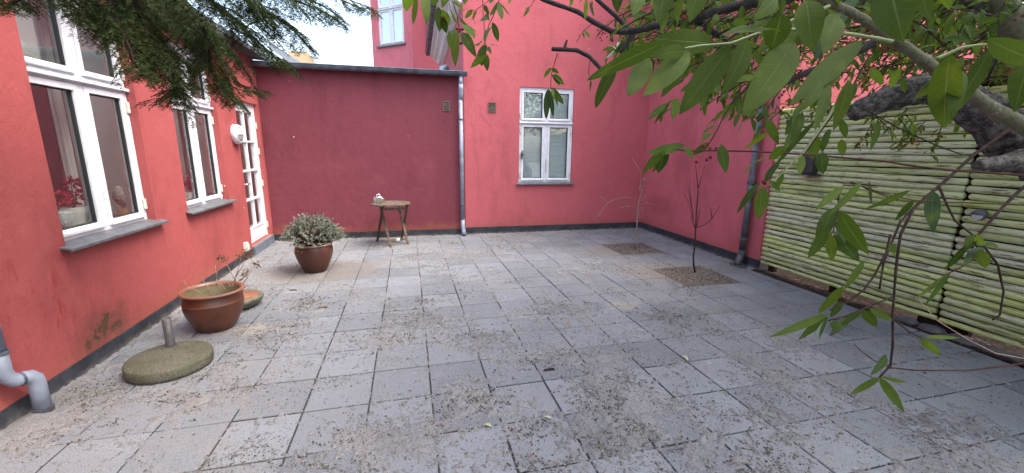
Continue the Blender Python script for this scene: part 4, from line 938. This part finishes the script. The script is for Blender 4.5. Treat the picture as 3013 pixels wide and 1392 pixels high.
# ------------------------------------------------------------------ leaves
class LeafMB(MB):
    def __init__(s): super().__init__(); s.uv=[]
    def leaf(s,base,tip,w,nh=None,curl=.12,fold=.22,n=7):
        base=np.array(base,float); tip=np.array(tip,float); d=tip-base; L=np.linalg.norm(d); d/=L
        if nh is None: nh=rng.normal(size=3)
        nh=np.array(nh,float); nh=nh-d*(nh@d); nh/=np.linalg.norm(nh)+1e-9; sd_=np.cross(d,nh); vs=[]; 
        for i in range(n+1):
            t=i/n; ww=w*.5*(math.sin(math.pi*min(1,t**.85))**.75 if 0<t<1 else 0.0)*(1-.15*t); 
            if i==0: ww=w*.03
            c=base+d*L*t-nh*curl*L*(2*t-1)**2+nh*curl*L
            wob=.04*w*math.sin(t*9+L*50)
            vs+=[c-sd_*ww+nh*(fold*ww+wob),c,c+sd_*ww+nh*(fold*ww-wob)]; s.uv+=[(t,-1),(t,0),(t,1)]
        s.add(vs,[(3*i,3*i+1,3*i+4,3*i+3) for i in range(n)]+[(3*i+1,3*i+2,3*i+5,3*i+4) for i in range(n)])
def pxleaf(mb,b,t,w,d,tilt=.45,n=7,dd=0):
    db=d*(1+random.uniform(-.03,.03)); dt=d*(1+random.uniform(-.07,.07))+dd
    B=at(*b,db); T_=at(*t,dt); nh=-ray(*b)+rng.normal(size=3)*tilt; mb.leaf(B,T_,w/F*d*1.08,nh,curl=random.uniform(-.02,.10),fold=random.uniform(-.05,.25),n=n)
ct=thing('broadleaf_tree','gnarled broadleaf tree with long green leaves and red berries, right side','tree',(3.4,.2,0))
# big trunk
tp=lambda pts:[at(x,y,d) for x,y,d in pts]
from mathutils import noise as mnoise
def bark_tube(mb,P,rad,step=.018,n=40,amp=.16):
    A=[];Rr_=[]
    for i in range(len(P)-1):
        L=np.linalg.norm(P[i+1]-P[i]); k=max(1,int(L/step))
        for j in range(k): A.append(P[i]+(P[i+1]-P[i])*j/k); Rr_.append(rad[i]+(rad[i+1]-rad[i])*j/k)
    A.append(P[-1]); Rr_.append(rad[-1]); A=np.array(A)
    for _ in range(6): A[1:-1]=(A[:-2]+2*A[1:-1]+A[2:])/4
    o=len(mb.v); mb.tube(list(A),Rr_,n)
    for i in range(o,len(mb.v)):
        p=np.array(mb.v[i]); c=A[min((i-o)//n,len(A)-1)]; rr_=Rr_[min((i-o)//n,len(A)-1)]; d=p-c; dn_=np.linalg.norm(d)
        if dn_<1e-6: continue
        q3=Vector(p); f=mnoise.fractal(q3*9,.7,2.2,4)*.55+abs(mnoise.noise(q3*26))*-.5+mnoise.noise(q3*55)*.25
        mb.v[i]=tuple(p+d/dn_*rr_*amp*2.0*f)
q=MB(); base=at(3650,900,2.15); base[2]=-.05
P=[base]+tp([(3560,900,2.15),(3400,640,2.12),(3250,560,2.1),(3140,490,2.1),(3020,430,2.08),(2925,365,2.1),(2845,300,2.15),(2760,265,2.2),(2680,268,2.25),(2600,292,2.3),(2545,315,2.32),(2505,335,2.34)])
rr=[.17,.16,.15,.14,.14,.125,.10,.085,.082,.078,.066,.06,.045]
bark_tube(q,P,rr,step=.014,n=56,amp=.20)
Q_=tp([(3100,450,2.05),(3000,472,2.0),(2930,482,1.95),(2872,486,1.9)]); bark_tube(q,Q_,[.08,.052,.036,.022],amp=.22)
q.build('trunk',M['bark'],ct,smooth=True)
q=MB(); q.tube(tp([(3200,420,2.1),(3100,230,2.0),(3013,120,1.9),(2975,60,1.85),(2945,0,1.8),(2920,-80,1.8)]),[.09,.06,.055,.05,.045,.045],14,jit=.03); q.build('limb',M['barkpale'],ct,smooth=True)
# dark upper limbs
def limb(pts,ds,r0,r1,mat='barkblack',n=10,jit=.05,name='branch'):
    P=[];m=len(pts); 
    if mat in ('twig','twigred','twigdry'): r0*=.72; r1*=.72
    for i,(x,y) in enumerate(pts): P.append(at(x,y,ds[0]+(ds[1]-ds[0])*i/(m-1)))
    PP=[];rr=[]
    for i in range(m-1):
        for k in range(3): PP.append(P[i]+(P[i+1]-P[i])*k/3); rr.append((r0+(r1-r0)*(i+k/3)/(m-1))*random.uniform(.92,1.08))
    PP.append(P[-1]); rr.append(r1); q=MB(); q.tube(PP,rr,n,jit=jit); return q.build(name,M[mat],ct,smooth=True)
limb([(3100,-40),(2930,0),(2860,12),(2790,8),(2700,50),(2600,110),(2490,170),(2370,215),(2295,253),(2241,287)],(2.0,1.75),.035,.007)
limb([(2890,5),(2860,50),(2820,95),(2785,136)],(1.9,1.9),.03,.014)
limb([(2890,15),(2930,60),(2955,130),(2905,235)],(2.0,2.2),.014,.006)
limb([(2420,-60),(2300,5),(2212,7),(2119,30),(2038,58),(2014,67),(1945,72),(1863,91),(1840,93),(1800,93),(1747,65),(1700,35),(1600,0),(1560,-20)],(1.5,1.7),.020,.007)
limb([(1735,-25),(1758,0),(1816,51),(1850,88)],(1.7,1.68),.008,.009)
limb([(1860,93),(1845,128),(1826,155)],(1.66,1.66),.012,.007)
limb([(1800,93),(1799,110),(1802,122)],(1.68,1.68),.008,.004)
limb([(2050,60),(2096,93),(2120,106),(2138,119)],(1.6,1.6),.016,.008)
limb([(1990,68),(1985,40),(1990,10),(2000,-20)],(1.6,1.6),.010,.008,'barkpale')
limb([(1623,144),(1660,146),(1697,148),(1732,165),(1762,196),(1790,230)],(1.5,1.5),.0075,.007)
limb([(1660,145),(1668,118)],(1.5,1.5),.006,.004)
limb([(2330,-60),(2421,0),(2503,35),(2579,82),(2658,136),(2720,180),(2800,240),(2860,280),(2927,325),(3013,370),(3120,430)],(.62,.62),.0055,.011,'barkpale')
limb([(2985,365),(2965,382),(2869,453),(2763,548),(2703,598),(2650,651),(2600,772),(2588,850)],(1.25,1.05),.0075,.003,'twig')
limb([(3060,330),(2960,390),(2900,430),(2860,455),(2826,453)],(1.2,1.2),.005,.002,'twigred')
limb([(3060,520),(2960,512),(2809,502),(2700,490),(2596,474),(2348,453),(2225,446),(2100,443),(2030,444),(1966,438)],(1.0,1.0),.0045,.0022,'twigred')
limb([(2541,320),(2640,375),(2760,430),(2830,455)],(1.5,1.3),.003,.003,'twig')
limb([(2620,690),(2607,747),(2573,810),(2541,855),(2484,893),(2440,913)],(1.0,.95),.004,.0022,'twig')
limb([(2690,610),(2650,690),(2640,760),(2636,795),(2627,921),(2627,1016),(2620,1076),(2588,1110)],(1.03,.97),.0048,.003,'twig')
limb([(2627,874),(2541,908),(2490,930),(2437,943)],(.97,.95),.0035,.002,'twig')
limb([(2633,943),(2674,975),(2712,995)],(.97,.97),.003,.002,'twig')
limb([(3060,510),(2990,570),(2950,610),(2880,690),(2860,730)],(1.1,1.05),.0055,.004,'twig')
limb([(2763,548),(2780,590),(2810,650),(2860,690),(2880,740),(2920,770)],(1.1,1.05),.004,.0025,'twig')
limb([(2895,725),(2936,779),(2953,858),(2942,927),(2920,942)],(1.05,1.05),.004,.0025,'twig')
limb([(2895,730),(2830,785),(2780,810)],(1.05,1.05),.003,.002,'twig')
limb([(3060,1062),(2950,1078),(2850,1090),(2700,1090),(2620,1082),(2570,1060),(2530,1030),(2512,1010)],(1.0,1.0),.003,.0014,'twigred')
limb([(2700,880),(2760,945),(2850,1000),(2930,1040),(3040,1060)],(1.1,1.0),.0016,.0016,'twigdry')
limb([(2500,535),(2600,570),(2690,590),(2800,595),(3050,605)],(1.0,1.0),.0016,.0024,'twigred')
limb([(2481,545),(2530,545),(2560,560),(2640,590)],(1.0,1.0),.002,.002,'twig')
limb([(2469,560),(2465,620),(2452,680),(2444,690)],(.95,.9),.002,.002,'twigred')
limb([(2500,235),(2440,340),(2370,440),(2290,520),(2250,560)],(1.0,1.0),.003,.002,'stem')
limb([(2560,160),(2500,270),(2420,380),(2350,480)],(1.0,1.0),.003,.002,'twig')
limb([(2200,93),(2270,86),(2330,87),(2400,90),(2500,100),(2560,110),(2625,122)],(.58,.60),.0018,.0028,'stem')
limb([(1905,168),(1990,147),(2060,135),(2150,128),(2240,95),(2330,60),(2440,18)],(.58,.60),.0015,.0025,'stem')
limb([(2750,175),(2790,158),(2830,140),(2880,132),(2940,130)],(.62,.6),.003,.0015,'stem')
limb([(1325,-60),(1330,0),(1345,45),(1350,80),(1360,125)],(1.2,1.2),.0022,.0012,'twigred')
limb([(1430,-50),(1420,0),(1423,60),(1427,113),(1430,155)],(1.5,1.5),.0022,.0014,'twigred')
limb([(1480,-40),(1467,5),(1450,50),(1438,75),(1430,110),(1424,130)],(1.5,1.5),.003,.0014,'twigred')
limb([(1440,0),(1400,30),(1385,33)],(1.5,1.5),.0016,.0012,'twigred')
limb([(1580,-30),(1572,0),(1562,18),(1548,25)],(1.5,1.5),.002,.0012,'twigred')
limb([(1640,158),(1630,190),(1622,220),(1620,262)],(1.5,1.5),.0026,.0016,'twigred')
limb([(1745,68),(1720,88),(1705,110),(1695,125)],(1.7,1.7),.002,.0012,'twigred')
limb([(1735,180),(1732,215),(1738,235)],(1.5,1.5),.002,.0012,'twigred')
limb([(1860,120),(1830,140),(1812,146)],(1.9,1.9),.002,.001,'twigred')
nb=LeafMB()
for (b,t_,w_) in (((2101,128),(1924,114),68),((2019,148),(1905,165),38),((1955,126),(1728,236),56),((1812,195),(1752,318),46),((1911,168),(1848,285),58),((2030,150),(1893,285),66),((2022,165),(1945,288),40),((2150,135),(1998,338),78),((2200,112),(2122,278),62),((2296,92),(2116,108),60),((2335,128),(2183,342),92),
  ((1822,-45),(1816,38),36),((1885,-55),(1862,46),52),((1965,-60),(1937,72),60),((2065,-65),(2027,68),58),((2375,0),(2390,152),72),((2350,50),(2238,212),58),((2535,118),(2322,312),62),((2615,-70),(2660,122),104),
  ((2797,160),(2778,380),78),((2820,205),(2800,360),40),((2919,140),(2800,343),42),((2905,115),(3070,185),62),((3035,150),(2984,332),60),((2500,235),(2452,385),38),((2440,250),(2398,385),30),((2290,-20),(2215,60),50),((2300,40),(2270,150),70),((2460,40),(2420,160),62),((2440,-30),(2460,40),50),((2700,-60),(2735,60),45),((2420,240),(2350,330),36),((2360,330),(2330,430),28),((2480,190),(2390,300),30)):
    pxleaf(nb,b,t_,w_,random.uniform(.52,.62),.35,11)
nb.build('near_leaves',M['leafnear'],ct,smooth=True)
md=LeafMB(); pale=LeafMB(); dk=LeafMB()
A1=[((2256,350),(2291,424),26),((2260,389),(2189,439),15),((2250,467),(2189,520),26),((2235,538),(2167,630),18),((2242,548),(2231,648),42),((2260,534),(2295,563),20),((2121,424),(2137,510),30),((2362,456),(2352,517),20),((2419,449),(2422,513),34),((2476,353),(2490,407),20),((2476,410),(2479,460),22),((2400,400),(2391,470),36),((2405,350),(2270,502),16),((2590,361),(2560,445),16),
 ((2481,548),(2398,620),22),((2536,534),(2430,641),20),((2681,559),(2543,616),24),((2689,588),(2632,651),16),((2469,620),(2557,751),48),((2454,690),(2529,770),42),((2444,690),(2447,768),30),((2440,670),(2377,760),30),((2454,612),(2401,722),40),
 ((2544,766),(2481,855),18),((2481,842),(2405,924),26),((2478,886),(2443,934),20),((2437,924),(2260,994),22),((2434,927),(2350,1000),32),((2453,943),(2462,975),24),((2538,915),(2469,959),14),((2541,912),(2579,962),30),((2557,908),(2627,943),24),((2712,997),(2766,1044),32),((2718,991),(2826,994),12),((2607,1044),(2560,1105),20),((2588,1110),(2500,1162),20),((2588,1110),(2661,1215),26),((2590,1108),(2665,1122),12),
 ((2618,718),(2633,748),22),((2895,719),(2939,725),22),((2850,716),(2780,795),16),((2800,800),(2690,883),12),((2795,803),(2720,900),12),((2885,735),(2900,790),30),((2870,690),(2840,740),26),((2880,690),(2895,720),24),
 ((2310,430),(2262,470),26),((2330,380),(2300,450),22),((2290,480),(2250,540),26),((2350,330),(2310,400),24),((2440,380),(2420,450),28),((2380,290),(2330,370),26),((2300,500),(2280,560),20),((2520,240),(2480,330),24),((2560,200),(2600,250),26),((2650,200),(2620,260),24),((2700,340),(2690,400),22)]
for b,t_,w_ in A1: pxleaf(md,b,t_,w_,random.uniform(.92,1.02),.55)
for b,t_,w_ in [((1205,-30),(1195,35),34),((1225,-10),(1215,74),18),((1248,-15),(1255,74),28),((1290,20),(1293,95),28),((1300,28),(1320,73),24),((1322,10),(1348,70),26),((1298,50),(1315,98),24),((1345,90),(1340,198),28),((1335,85),(1333,155),30),((1322,90),(1320,138),14),((1335,0),(1367,32),22),((1353,52),(1404,92),16),((1365,72),(1398,115),26),((1360,95),(1402,170),30),((1280,-30),(1275,20),30),((1310,-40),(1300,25),30),((1375,-40),(1365,15),24)]: pxleaf(md,b,t_,w_,random.uniform(1.15,1.25),.5)
for b,t_,w_ in [((1466,5),(1503,47),18),((1467,10),(1478,59),18),((1464,8),(1440,45),18),((1448,65),(1466,122),20),((1448,78),(1427,130),20),((1440,58),(1410,62),14),((1423,15),(1440,42),14),((1390,28),(1368,55),14),((1395,32),(1386,62),8),((1403,32),(1400,70),14),((1423,113),(1395,133),18),((1433,135),(1402,165),22),((1435,140),(1447,158),14),((1430,155),(1385,200),22),((1423,160),(1416,195),20),((1430,158),(1434,210),20),((1443,133),(1463,136),10),((1558,22),(1540,50),10),
  ((1620,198),(1600,230),14),((1623,200),(1644,216),14),((1628,218),(1661,250),16),((1623,220),(1648,252),14),((1622,258),(1660,308),18),((1625,262),(1627,312),10),((1625,262),(1641,314),10),((1628,222),(1660,250),14),((1455,-20),(1440,10),18),((1500,-25),(1495,15),16),((1430,40),(1440,62),14),((1370,-25),(1360,5),18),
  ((1720,90),(1735,112),14),((1712,95),(1718,120),8),((1705,90),(1700,125),9),((1725,-5),(1722,60),12),((1735,5),(1748,50),10),((1740,0),(1735,35),10),((1680,-20),(1672,20),12),((1710,-25),(1700,10),12),((1738,235),(1736,270),12),
  ((1959,306),(1906,355),20),((1953,312),(1944,365),12),((1976,294),(1924,367),12),((1994,288),(1977,354),26),((2076,241),(2065,323),26),((2010,235),(1960,262),14),((1990,290),(1950,310),14),((1880,190),(1850,232),18)]: pxleaf(md,b,t_,w_,random.uniform(1.4,1.55),.55)
for b,t_,w_ in [((2015,427),(1903,452),30),((1960,438),(1935,510),34),((1955,438),(1890,515),22),((1957,440),(1910,500),18),((2020,433),(2040,468),18),((1958,440),(1920,508),18)]: pxleaf(md,b,t_,w_,1.0,.35,9)
for b,t_,w_ in [((2434,937),(2405,1003),26),((1812,145),(1787,137),10),((1808,148),(1780,172),8),((1815,140),(1822,125),8),((2205,150),(2165,225),16),((2660,60),(2630,100),14)]: pxleaf(pale,b,t_,w_,1.0,.3)
for b,t_,w_ in [((2745,563),(2748,687),36),((2557,531),(2568,605),24),((2458,655),(2520,745),44),((2892,728),(2835,785),26),((2525,-10),(2400,182),62),((1615,262),(1628,345),16),((1612,262),(1607,352),20),((2500,930),(2440,990),22),((2437,930),(2410,1000),12)]: pxleaf(dk,b,t_,w_,1.0,.3,9)
# denser crown further away: twigs with small leaves and berries
sm=LeafMB(); tws=MB(); bers=MB()
def crown_twig(p0,d,n,L):
    P=[p0]; v=np.array(d,float)
    for k in range(5): v=v+np.array([0,0,-.12])+rng.normal(size=3)*.12; v/=np.linalg.norm(v); P.append(P[-1]+v*L/5)
    tws.tube(P,[.004,.0035,.003,.0025,.002,.0015],4,cap=False)
    for k in range(n):
        j=(k+.6)/n*5*.999; i=int(j); q0=P[i]+(P[i+1]-P[i])*(j-i); dv=(P[i+1]-P[i]); dv/=np.linalg.norm(dv)
        o=rng.normal(size=3); o-=dv*(o@dv); o/=np.linalg.norm(o); dr=dv*.6+o*.7+np.array([0,0,-.35]); dr/=np.linalg.norm(dr); l=random.uniform(.05,.085)
        sm.leaf(q0,q0+dr*l,l*.36,np.array([0,0,1])+rng.normal(size=3)*.5,n=4)
    if random.random()<.40:
        for _ in range(1):
            c=P[random.randint(1,5)]
            for _ in range(random.randint(5,11)): bers.ball(c+rng.normal(size=3)*.016+[0,0,-.02],.0055,5,3)
cr_=0
for i in range(600):
    u=random.random(); x=1880+1250*u**.8; ymax=170+170*min(1,max(0,(x-1950)/500)); y=random.uniform(-90,ymax if x<2420 else 235); d=random.uniform(2.3,4.6)
    if x>2400: d=random.uniform(2.75,4.4)
    a=random.random()*6.28; crown_twig(at(x,y,d),(math.cos(a),math.sin(a)*.6,random.uniform(-.2,.4)),random.randint(8,13),random.uniform(.25,.45)); 
for (x,y) in ((2560,330),(2620,350),(2680,330),(2720,350),(2780,370),(2240,250),(2200,270),(2180,220),(2290,330),(2270,300)):
    for _ in range(2): crown_twig(at(x+random.uniform(-25,25),y+random.uniform(-25,10),random.uniform(2.4,2.9)),(random.uniform(-1,1),0,-.5),9,.2)
for (x,y) in ((1930,60),(1900,40),(1860,30),(1960,120),(2020,120),(1880,110),(1990,30),(1830,60),(2060,150),(2100,180),(2050,200),(2200,130),(2260,140)): crown_twig(at(x,y,random.uniform(2.,2.6)),(random.uniform(-1,.2),0,-.3),9,.22)
for i in range(95):
    x=1980+1050*random.random()**.85; ymax=120+190*min(1,max(0,(x-1980)/450)); y=random.uniform(-70,ymax); d=random.uniform(1.2,2.0)
    y=min(y,random.uniform(-60,110)) if x>2380 else y; a=random.random()*6.28; crown_twig(at(x,y,d),(-abs(math.cos(a)),math.sin(a)*.5,random.uniform(-.5,.1)),random.randint(6,9),random.uniform(.18,.3))
for k in range(16):
    x=random.uniform(2000,2950); y=random.uniform(-60,120); d=random.uniform(2.4,3.8); pts=[(x,y)]
    for j in range(4): pts.append((pts[-1][0]-random.uniform(20,110),pts[-1][1]+random.uniform(-15,70)))
    limb(pts,(d,d+.2),.010,.004,'twig')
for (x,y,d) in ((1345,85,1.2),(1355,88,1.2),(1350,92,1.2),(1363,86,1.2),(1360,125,1.2),(1356,128,1.2),(1365,127,1.2),(1300,50,1.2),(1305,53,1.2),(2245,535,1.),(2250,540,1.),(1955,95,2.),(1862,64,2.)):
    bers.ball(at(x,y,d),.0042,8,6)
ov=LeafMB()  # out-of-view overhead leaves, added to shade the right foreground and walls
for i in range(14000):
    p=np.array([.9+5.3*random.random()**.7,random.uniform(-3.0,3.6),0.]); q_=MC@(np.array([p[0],p[1],0])); hgt=2.6+.42*math.hypot(p[0],max(p[1],0))+random.uniform(0,1.6)
    if p[0]>4.6: hgt=random.uniform(2.7,5.2)
    p[2]=hgt; v=rng.normal(size=3)*[1,1,.5]; v[2]-=.3; v/=np.linalg.norm(v); ov.leaf(p,p+v*.15,.065,(0,0,1.)+rng.normal(size=3)*.4,n=2)
ov.build('added_shade_leaves',M['leaf'],ct)
md.build('leaves',M['leaf'],ct,smooth=True); pale.build('pale_leaves',M['leafpale'],ct,smooth=True); dk.build('dark_leaves',M['leafdark'],ct,smooth=True)
sm.build('crown_leaves',M['leaf'],ct); tws.build('crown_twigs',M['twig'],ct); bers.build('berries',M['berry'],ct,smooth=True)
# ------------------------------------------------------------------ conifer overhead
cf=thing('conifer_tree','dark green conifer with drooping needled branches hanging at the top left','tree',(-1.3,-.9,0))
q=MB(); TR=np.array([-1.3,-.9,0]); q.tube([TR+[0,0,-.05],TR+[0.02,0,1.5],TR+[.05,.03,3.],TR+[.1,.05,5]],[.16,.14,.12,.09],16,jit=.04); q.build('trunk',M['bark'],cf,smooth=True)
nd=[];br=MB()
def spray(p0,d,L,depthn,dens_=1.):
    """needled twig; side twigs in a drooping flat fan"""
    v=np.array(d,float); v/=np.linalg.norm(v); P=[p0]; m=6
    for k in range(m): v=v+np.array([0,0,-.07]); v/=np.linalg.norm(v); P.append(P[-1]+v*L/m)
    br.tube(P,[.0030*(L/.5)*(1-.8*k/m)+.0006 for k in range(m+1)],4,cap=False)
    n=int(L/.0042*dens_)
    for k in range(n):
        j=(k+.5)/n*m*.9999; i=int(j); q0=P[i]+(P[i+1]-P[i])*(j-i); dv=P[i+1]-P[i]; dv=dv/np.linalg.norm(dv)
        sd_=np.cross(dv,[0,0,1.]); sd_/=np.linalg.norm(sd_)+1e-9
        sgn=1 if k%2 else -1; w=sd_*sgn*.9+dv*.55+rng.normal(size=3)*.22; w/=np.linalg.norm(w); l=random.uniform(.014,.024)
        t2=np.cross(w,rng.normal(size=3)); t2/=np.linalg.norm(t2)+1e-9; nd.append((q0,q0+w*l*.45+t2*.0023,q0+w*l,q0+w*l*.45-t2*.0023))
    if depthn>0:
        step=.022 if depthn==1 else .034
        kk=int(L*.92/step)
        for k in range(1,kk+1):
            j=k/(kk+1)*m*.9999; i=int(j); q0=P[i]+(P[i+1]-P[i])*(j-i); dv=P[i+1]-P[i]; dv=dv/np.linalg.norm(dv)
            sd_=np.cross(dv,[0,0,1.]); sd_/=np.linalg.norm(sd_)+1e-9; sgn=1 if k%2 else -1
            rem=(1-k/(kk+1)); l2=(L*.42*rem+.045)*random.uniform(.7,1.15)
            spray(q0,dv*.75+sd_*sgn*.75+np.array([0,0,-.12])+rng.normal(size=3)*.12,l2,depthn-1,dens_*.95)
def climb(pts,d0,d1,r0,r1,step,L0,L1,up=None):
    step*=.72
    m=len(pts); P=[at(x,y,d0+(d1-d0)*i/(m-1)) for i,(x,y) in enumerate(pts)]
    rise=P[0]+(TR+np.array([.05,.03,3.4])-P[0])*.55; 
    root=[TR+np.array([.05,.03,3.2+random.random()*.6]),np.array([rise[0],rise[1],max(P[0][2]+.25,3.1)])] if up is None else []
    A=root+P; rad=[r0*1.6,r0*1.2][:len(root)]+[r0+(r1-r0)*i/(m-1) for i in range(m)]
    q=MB(); q.tube(A,rad,8,jit=.04); q.build('branch',M['twig'],cf,smooth=True)
    tot=0
    for i in range(m-1):
        seg_=P[i+1]-P[i]; Ls=np.linalg.norm(seg_); dv=seg_/Ls; k=int(Ls/step)+1
        for j in range(k):
            f_=(i+j/k)/(m-1); q0=P[i]+seg_*(j/k); sd_=np.cross(dv,[0,0,1.]); sd_/=np.linalg.norm(sd_)+1e-9
            sgn=1 if (tot%2) else -1; tot+=1
            spray(q0,dv*.8+sd_*sgn*.75+rng.normal(size=3)*.15+[0,0,-.1],(L0+(L1-L0)*f_)*random.uniform(.75,1.2),1)
    spray(P[-1],dv,L1*1.1,1)
LIMBS=[
 ([(392,-60),(420,50),(445,105),(497,150),(515,196),(530,260),(545,300)],(2.3,2.5,.012,.004,.055,.28,.14),None),
 ([(470,-60),(532,17),(595,56),(620,140),(622,200),(650,250),(690,285)],(2.3,2.7,.012,.004,.055,.30,.12),None),
 ([(560,-60),(620,0),(680,50),(724,87),(794,157),(850,195)],(2.4,2.9,.011,.003,.055,.30,.12),None),
 ([(660,-70),(724,0),(800,45),(864,87),(910,140)],(2.5,3.1,.010,.003,.06,.26,.10),None),
 ([(780,-70),(864,0),(930,25),(969,45),(1000,70)],(2.6,3.1,.009,.003,.06,.22,.10),None),
 ([(930,-60),(1004,0),(1050,20),(1075,33)],(2.8,3.1,.006,.003,.07,.14,.09),None),
 ([(300,-60),(340,60),(380,150),(390,185),(405,200)],(2.2,2.3,.010,.004,.055,.24,.12),None),
 ([(140,-60),(190,0),(240,40),(280,75),(300,90)],(2.0,2.2,.008,.003,.06,.20,.10),None),
 ([(60,-60),(60,0),(45,8),(30,14)],(1.9,2.0,.006,.003,.06,.12,.07),None),
 ([(210,-60),(270,0),(330,60),(350,90),(372,120)],(2.1,2.3,.008,.003,.055,.2,.1),None),
 ([(620,200),(640,240),(700,262),(740,270)],(2.6,2.8,.004,.002,.05,.12,.09),1),
 ([(640,230),(660,262),(680,290)],(2.6,2.7,.004,.002,.05,.1,.07),1),
 ([(540,270),(500,285),(460,290)],(2.5,2.45,.004,.002,.05,.13,.10),1),
 ([(470,160),(450,200),(420,212)],(2.4,2.4,.004,.002,.05,.13,.08),1),
 ([(800,-60),(760,20),(790,80),(840,120)],(2.7,3.,.006,.003,.06,.2,.1),None),
 ([(450,-60),(470,30),(540,90),(600,170)],(2.6,2.8,.008,.003,.05,.28,.16),None),
 ([(520,-60),(560,40),(650,110),(710,190)],(2.7,2.9,.008,.003,.05,.28,.16),None),
 ([(340,-60),(380,40),(430,100),(470,190)],(2.5,2.6,.008,.003,.05,.24,.14),None),
]
for rep in range(2):
    for pts,ar,up in LIMBS:
        if rep: 
            ox,oy=random.uniform(-55,45),random.uniform(-35,5); pts=[(x+ox,y+oy) for x,y in pts]; ar=(ar[0]+random.uniform(-.1,.3),ar[1]+random.uniform(-.1,.3),*ar[2:])
        climb(pts,*ar,up=up)
A=np.array(nd); print('needles',len(A))
me=bpy.data.meshes.new('needles'); V=A.reshape(-1,3)-TR*np.array([1,1,1]); nq=len(A)
V=A.reshape(-1,3)-np.array(cf['_o'])
me.vertices.add(nq*4); me.vertices.foreach_set('co',V.astype('f').ravel()); me.loops.add(nq*4); me.loops.foreach_set('vertex_index',np.arange(nq*4,dtype='i')); me.polygons.add(nq)
me.polygons.foreach_set('loop_start',np.arange(0,nq*4,4,dtype='i')); me.polygons.foreach_set('loop_total',np.full(nq,4,dtype='i')); me.update(calc_edges=True); me.materials.append(M['needle'])
o=bpy.data.objects.new('needles',me); SC.collection.objects.link(o); o.parent=cf
br.build('twigs',M['twig'],cf)
uc=MB()  # unseen needle mass behind the eye, added to block low skylight
for i in range(5200):
    a=random.random()*6.283; zz_=random.uniform(1.2,6.5); rr_=(2.7-.33*zz_)*random.random()**.5+.1; p=TR+np.array([math.cos(a)*rr_,math.sin(a)*rr_,zz_])
    if p[1]>-.25 and zz_<3.2+.4*max(p[1],0): continue
    if abs(p[0])<.7 and p[1]>-1. and zz_<2.4: continue
    v=np.array([math.cos(a),math.sin(a),-.3])+rng.normal(size=3)*.4; v/=np.linalg.norm(v); sd_=np.cross(v,rng.normal(size=3)); sd_/=np.linalg.norm(sd_); uc.quad(p,p+v*.08+sd_*.022,p+v*.17,p+v*.08-sd_*.022)
uc.build('added_shade_needles',M['needle'],cf)
# ------------------------------------------------------------------ fallen leaves, bits
for (b,t_,lab) in (((2008,1050),(2024,1065),'pale fallen leaf on the slabs, larger of the two near the right middle'),((2080,1070),(2093,1076),'tiny pale fallen leaf on the slabs, smaller of the two near the right middle'),((1601,1231),(1625,1238),'pale fallen leaf on the front slabs right of centre'),((1424,1253),(1449,1262),'whitish fallen leaf curled on the front slabs at centre'),((2950,1130),(2975,1140),'pale fallen leaf on the dark slabs at the far right')):
    lm=LeafMB(); B=gnd(*b); T_=gnd(*t_); B[2]=T_[2]=.012; dv=T_-B; L=max(np.linalg.norm(dv),.035); lm.leaf(B,B+dv/np.linalg.norm(dv)*L,L*.42,(0,.0,1),curl=.1,fold=.3)
    lm.build('fallen_leaf',M['leaffallen'],smooth=True,loc=tuple(B),label=lab,cat='leaf',group='pale leaves fallen on the paving')
for (px,py,L,lab,mt) in ((862,856,.05,'black charred chip of wood lying behind the orange pot','black'),(949,907,.06,'reddish splinter of bark lying on the slabs left of centre','deadleaf'),(1615,1090,.05,'dark crumpled leaf lying on the slabs at centre right','twig')):
    c=gnd(px,py); q=MB(); q.add([c+[-L,-.005,.004],c+[L,-.012,.004],c+[L*.9,.012,.006],c+[-L*.6,.02,.004],c+[-L*.7,0,.016],c+[L*.7,0,.02]],[(0,1,5,4),(2,3,4,5),(0,4,3),(1,2,5),(3,2,1,0)]); q.build('wood_chip',M[mt],loc=tuple(c),label=lab,cat='wood chip')
bb=MB()
for (px,py) in ((1497,1262),(1505,1268),(1498,1285),(1562,1303),(1570,1338),(1577,1345),(1703,1325),(1750,1237),(1630,1157),(1515,1155),(1845,1110),(1850,1145),(1960,1178),(2207,1260),(2105,1045),(2100,1048),(2175,1067),(2434,1100),(2705,1133),(2150,1345),(1590,1230),(1800,1260),(2380,1170),(2290,1220),(1690,1290)): 
    c=gnd(px,py); bb.ball(c+[0,0,.006],.0055,8,5)
bb.build('fallen_berries',M['berry'],smooth=True,kind='stuff',label='scattered dark red berries fallen on the front slabs',cat='berries')
# litter under the tree and along the fence
lt=MB()
for _ in range(900):
    y=random.uniform(.8,4.8); x=random.uniform(4.66,4.95); c=np.array([x,y,.012]); d=rng.normal(size=3); d[2]*=.2; d/=np.linalg.norm(d); s_=np.cross(d,[0,0,1]); l=random.uniform(.01,.03); lt.quad(c,c+d*l*.5+s_*l*.25,c+d*l+[0,0,.003],c+d*l*.5-s_*l*.25)
lt.build('leaf_litter',M['deadleaf'],kind='stuff',label='dry brown leaf litter scattered along the foot of the fence',cat='leaf litter')
for o in bpy.data.objects:
    if '_o' in o: del o['_o']
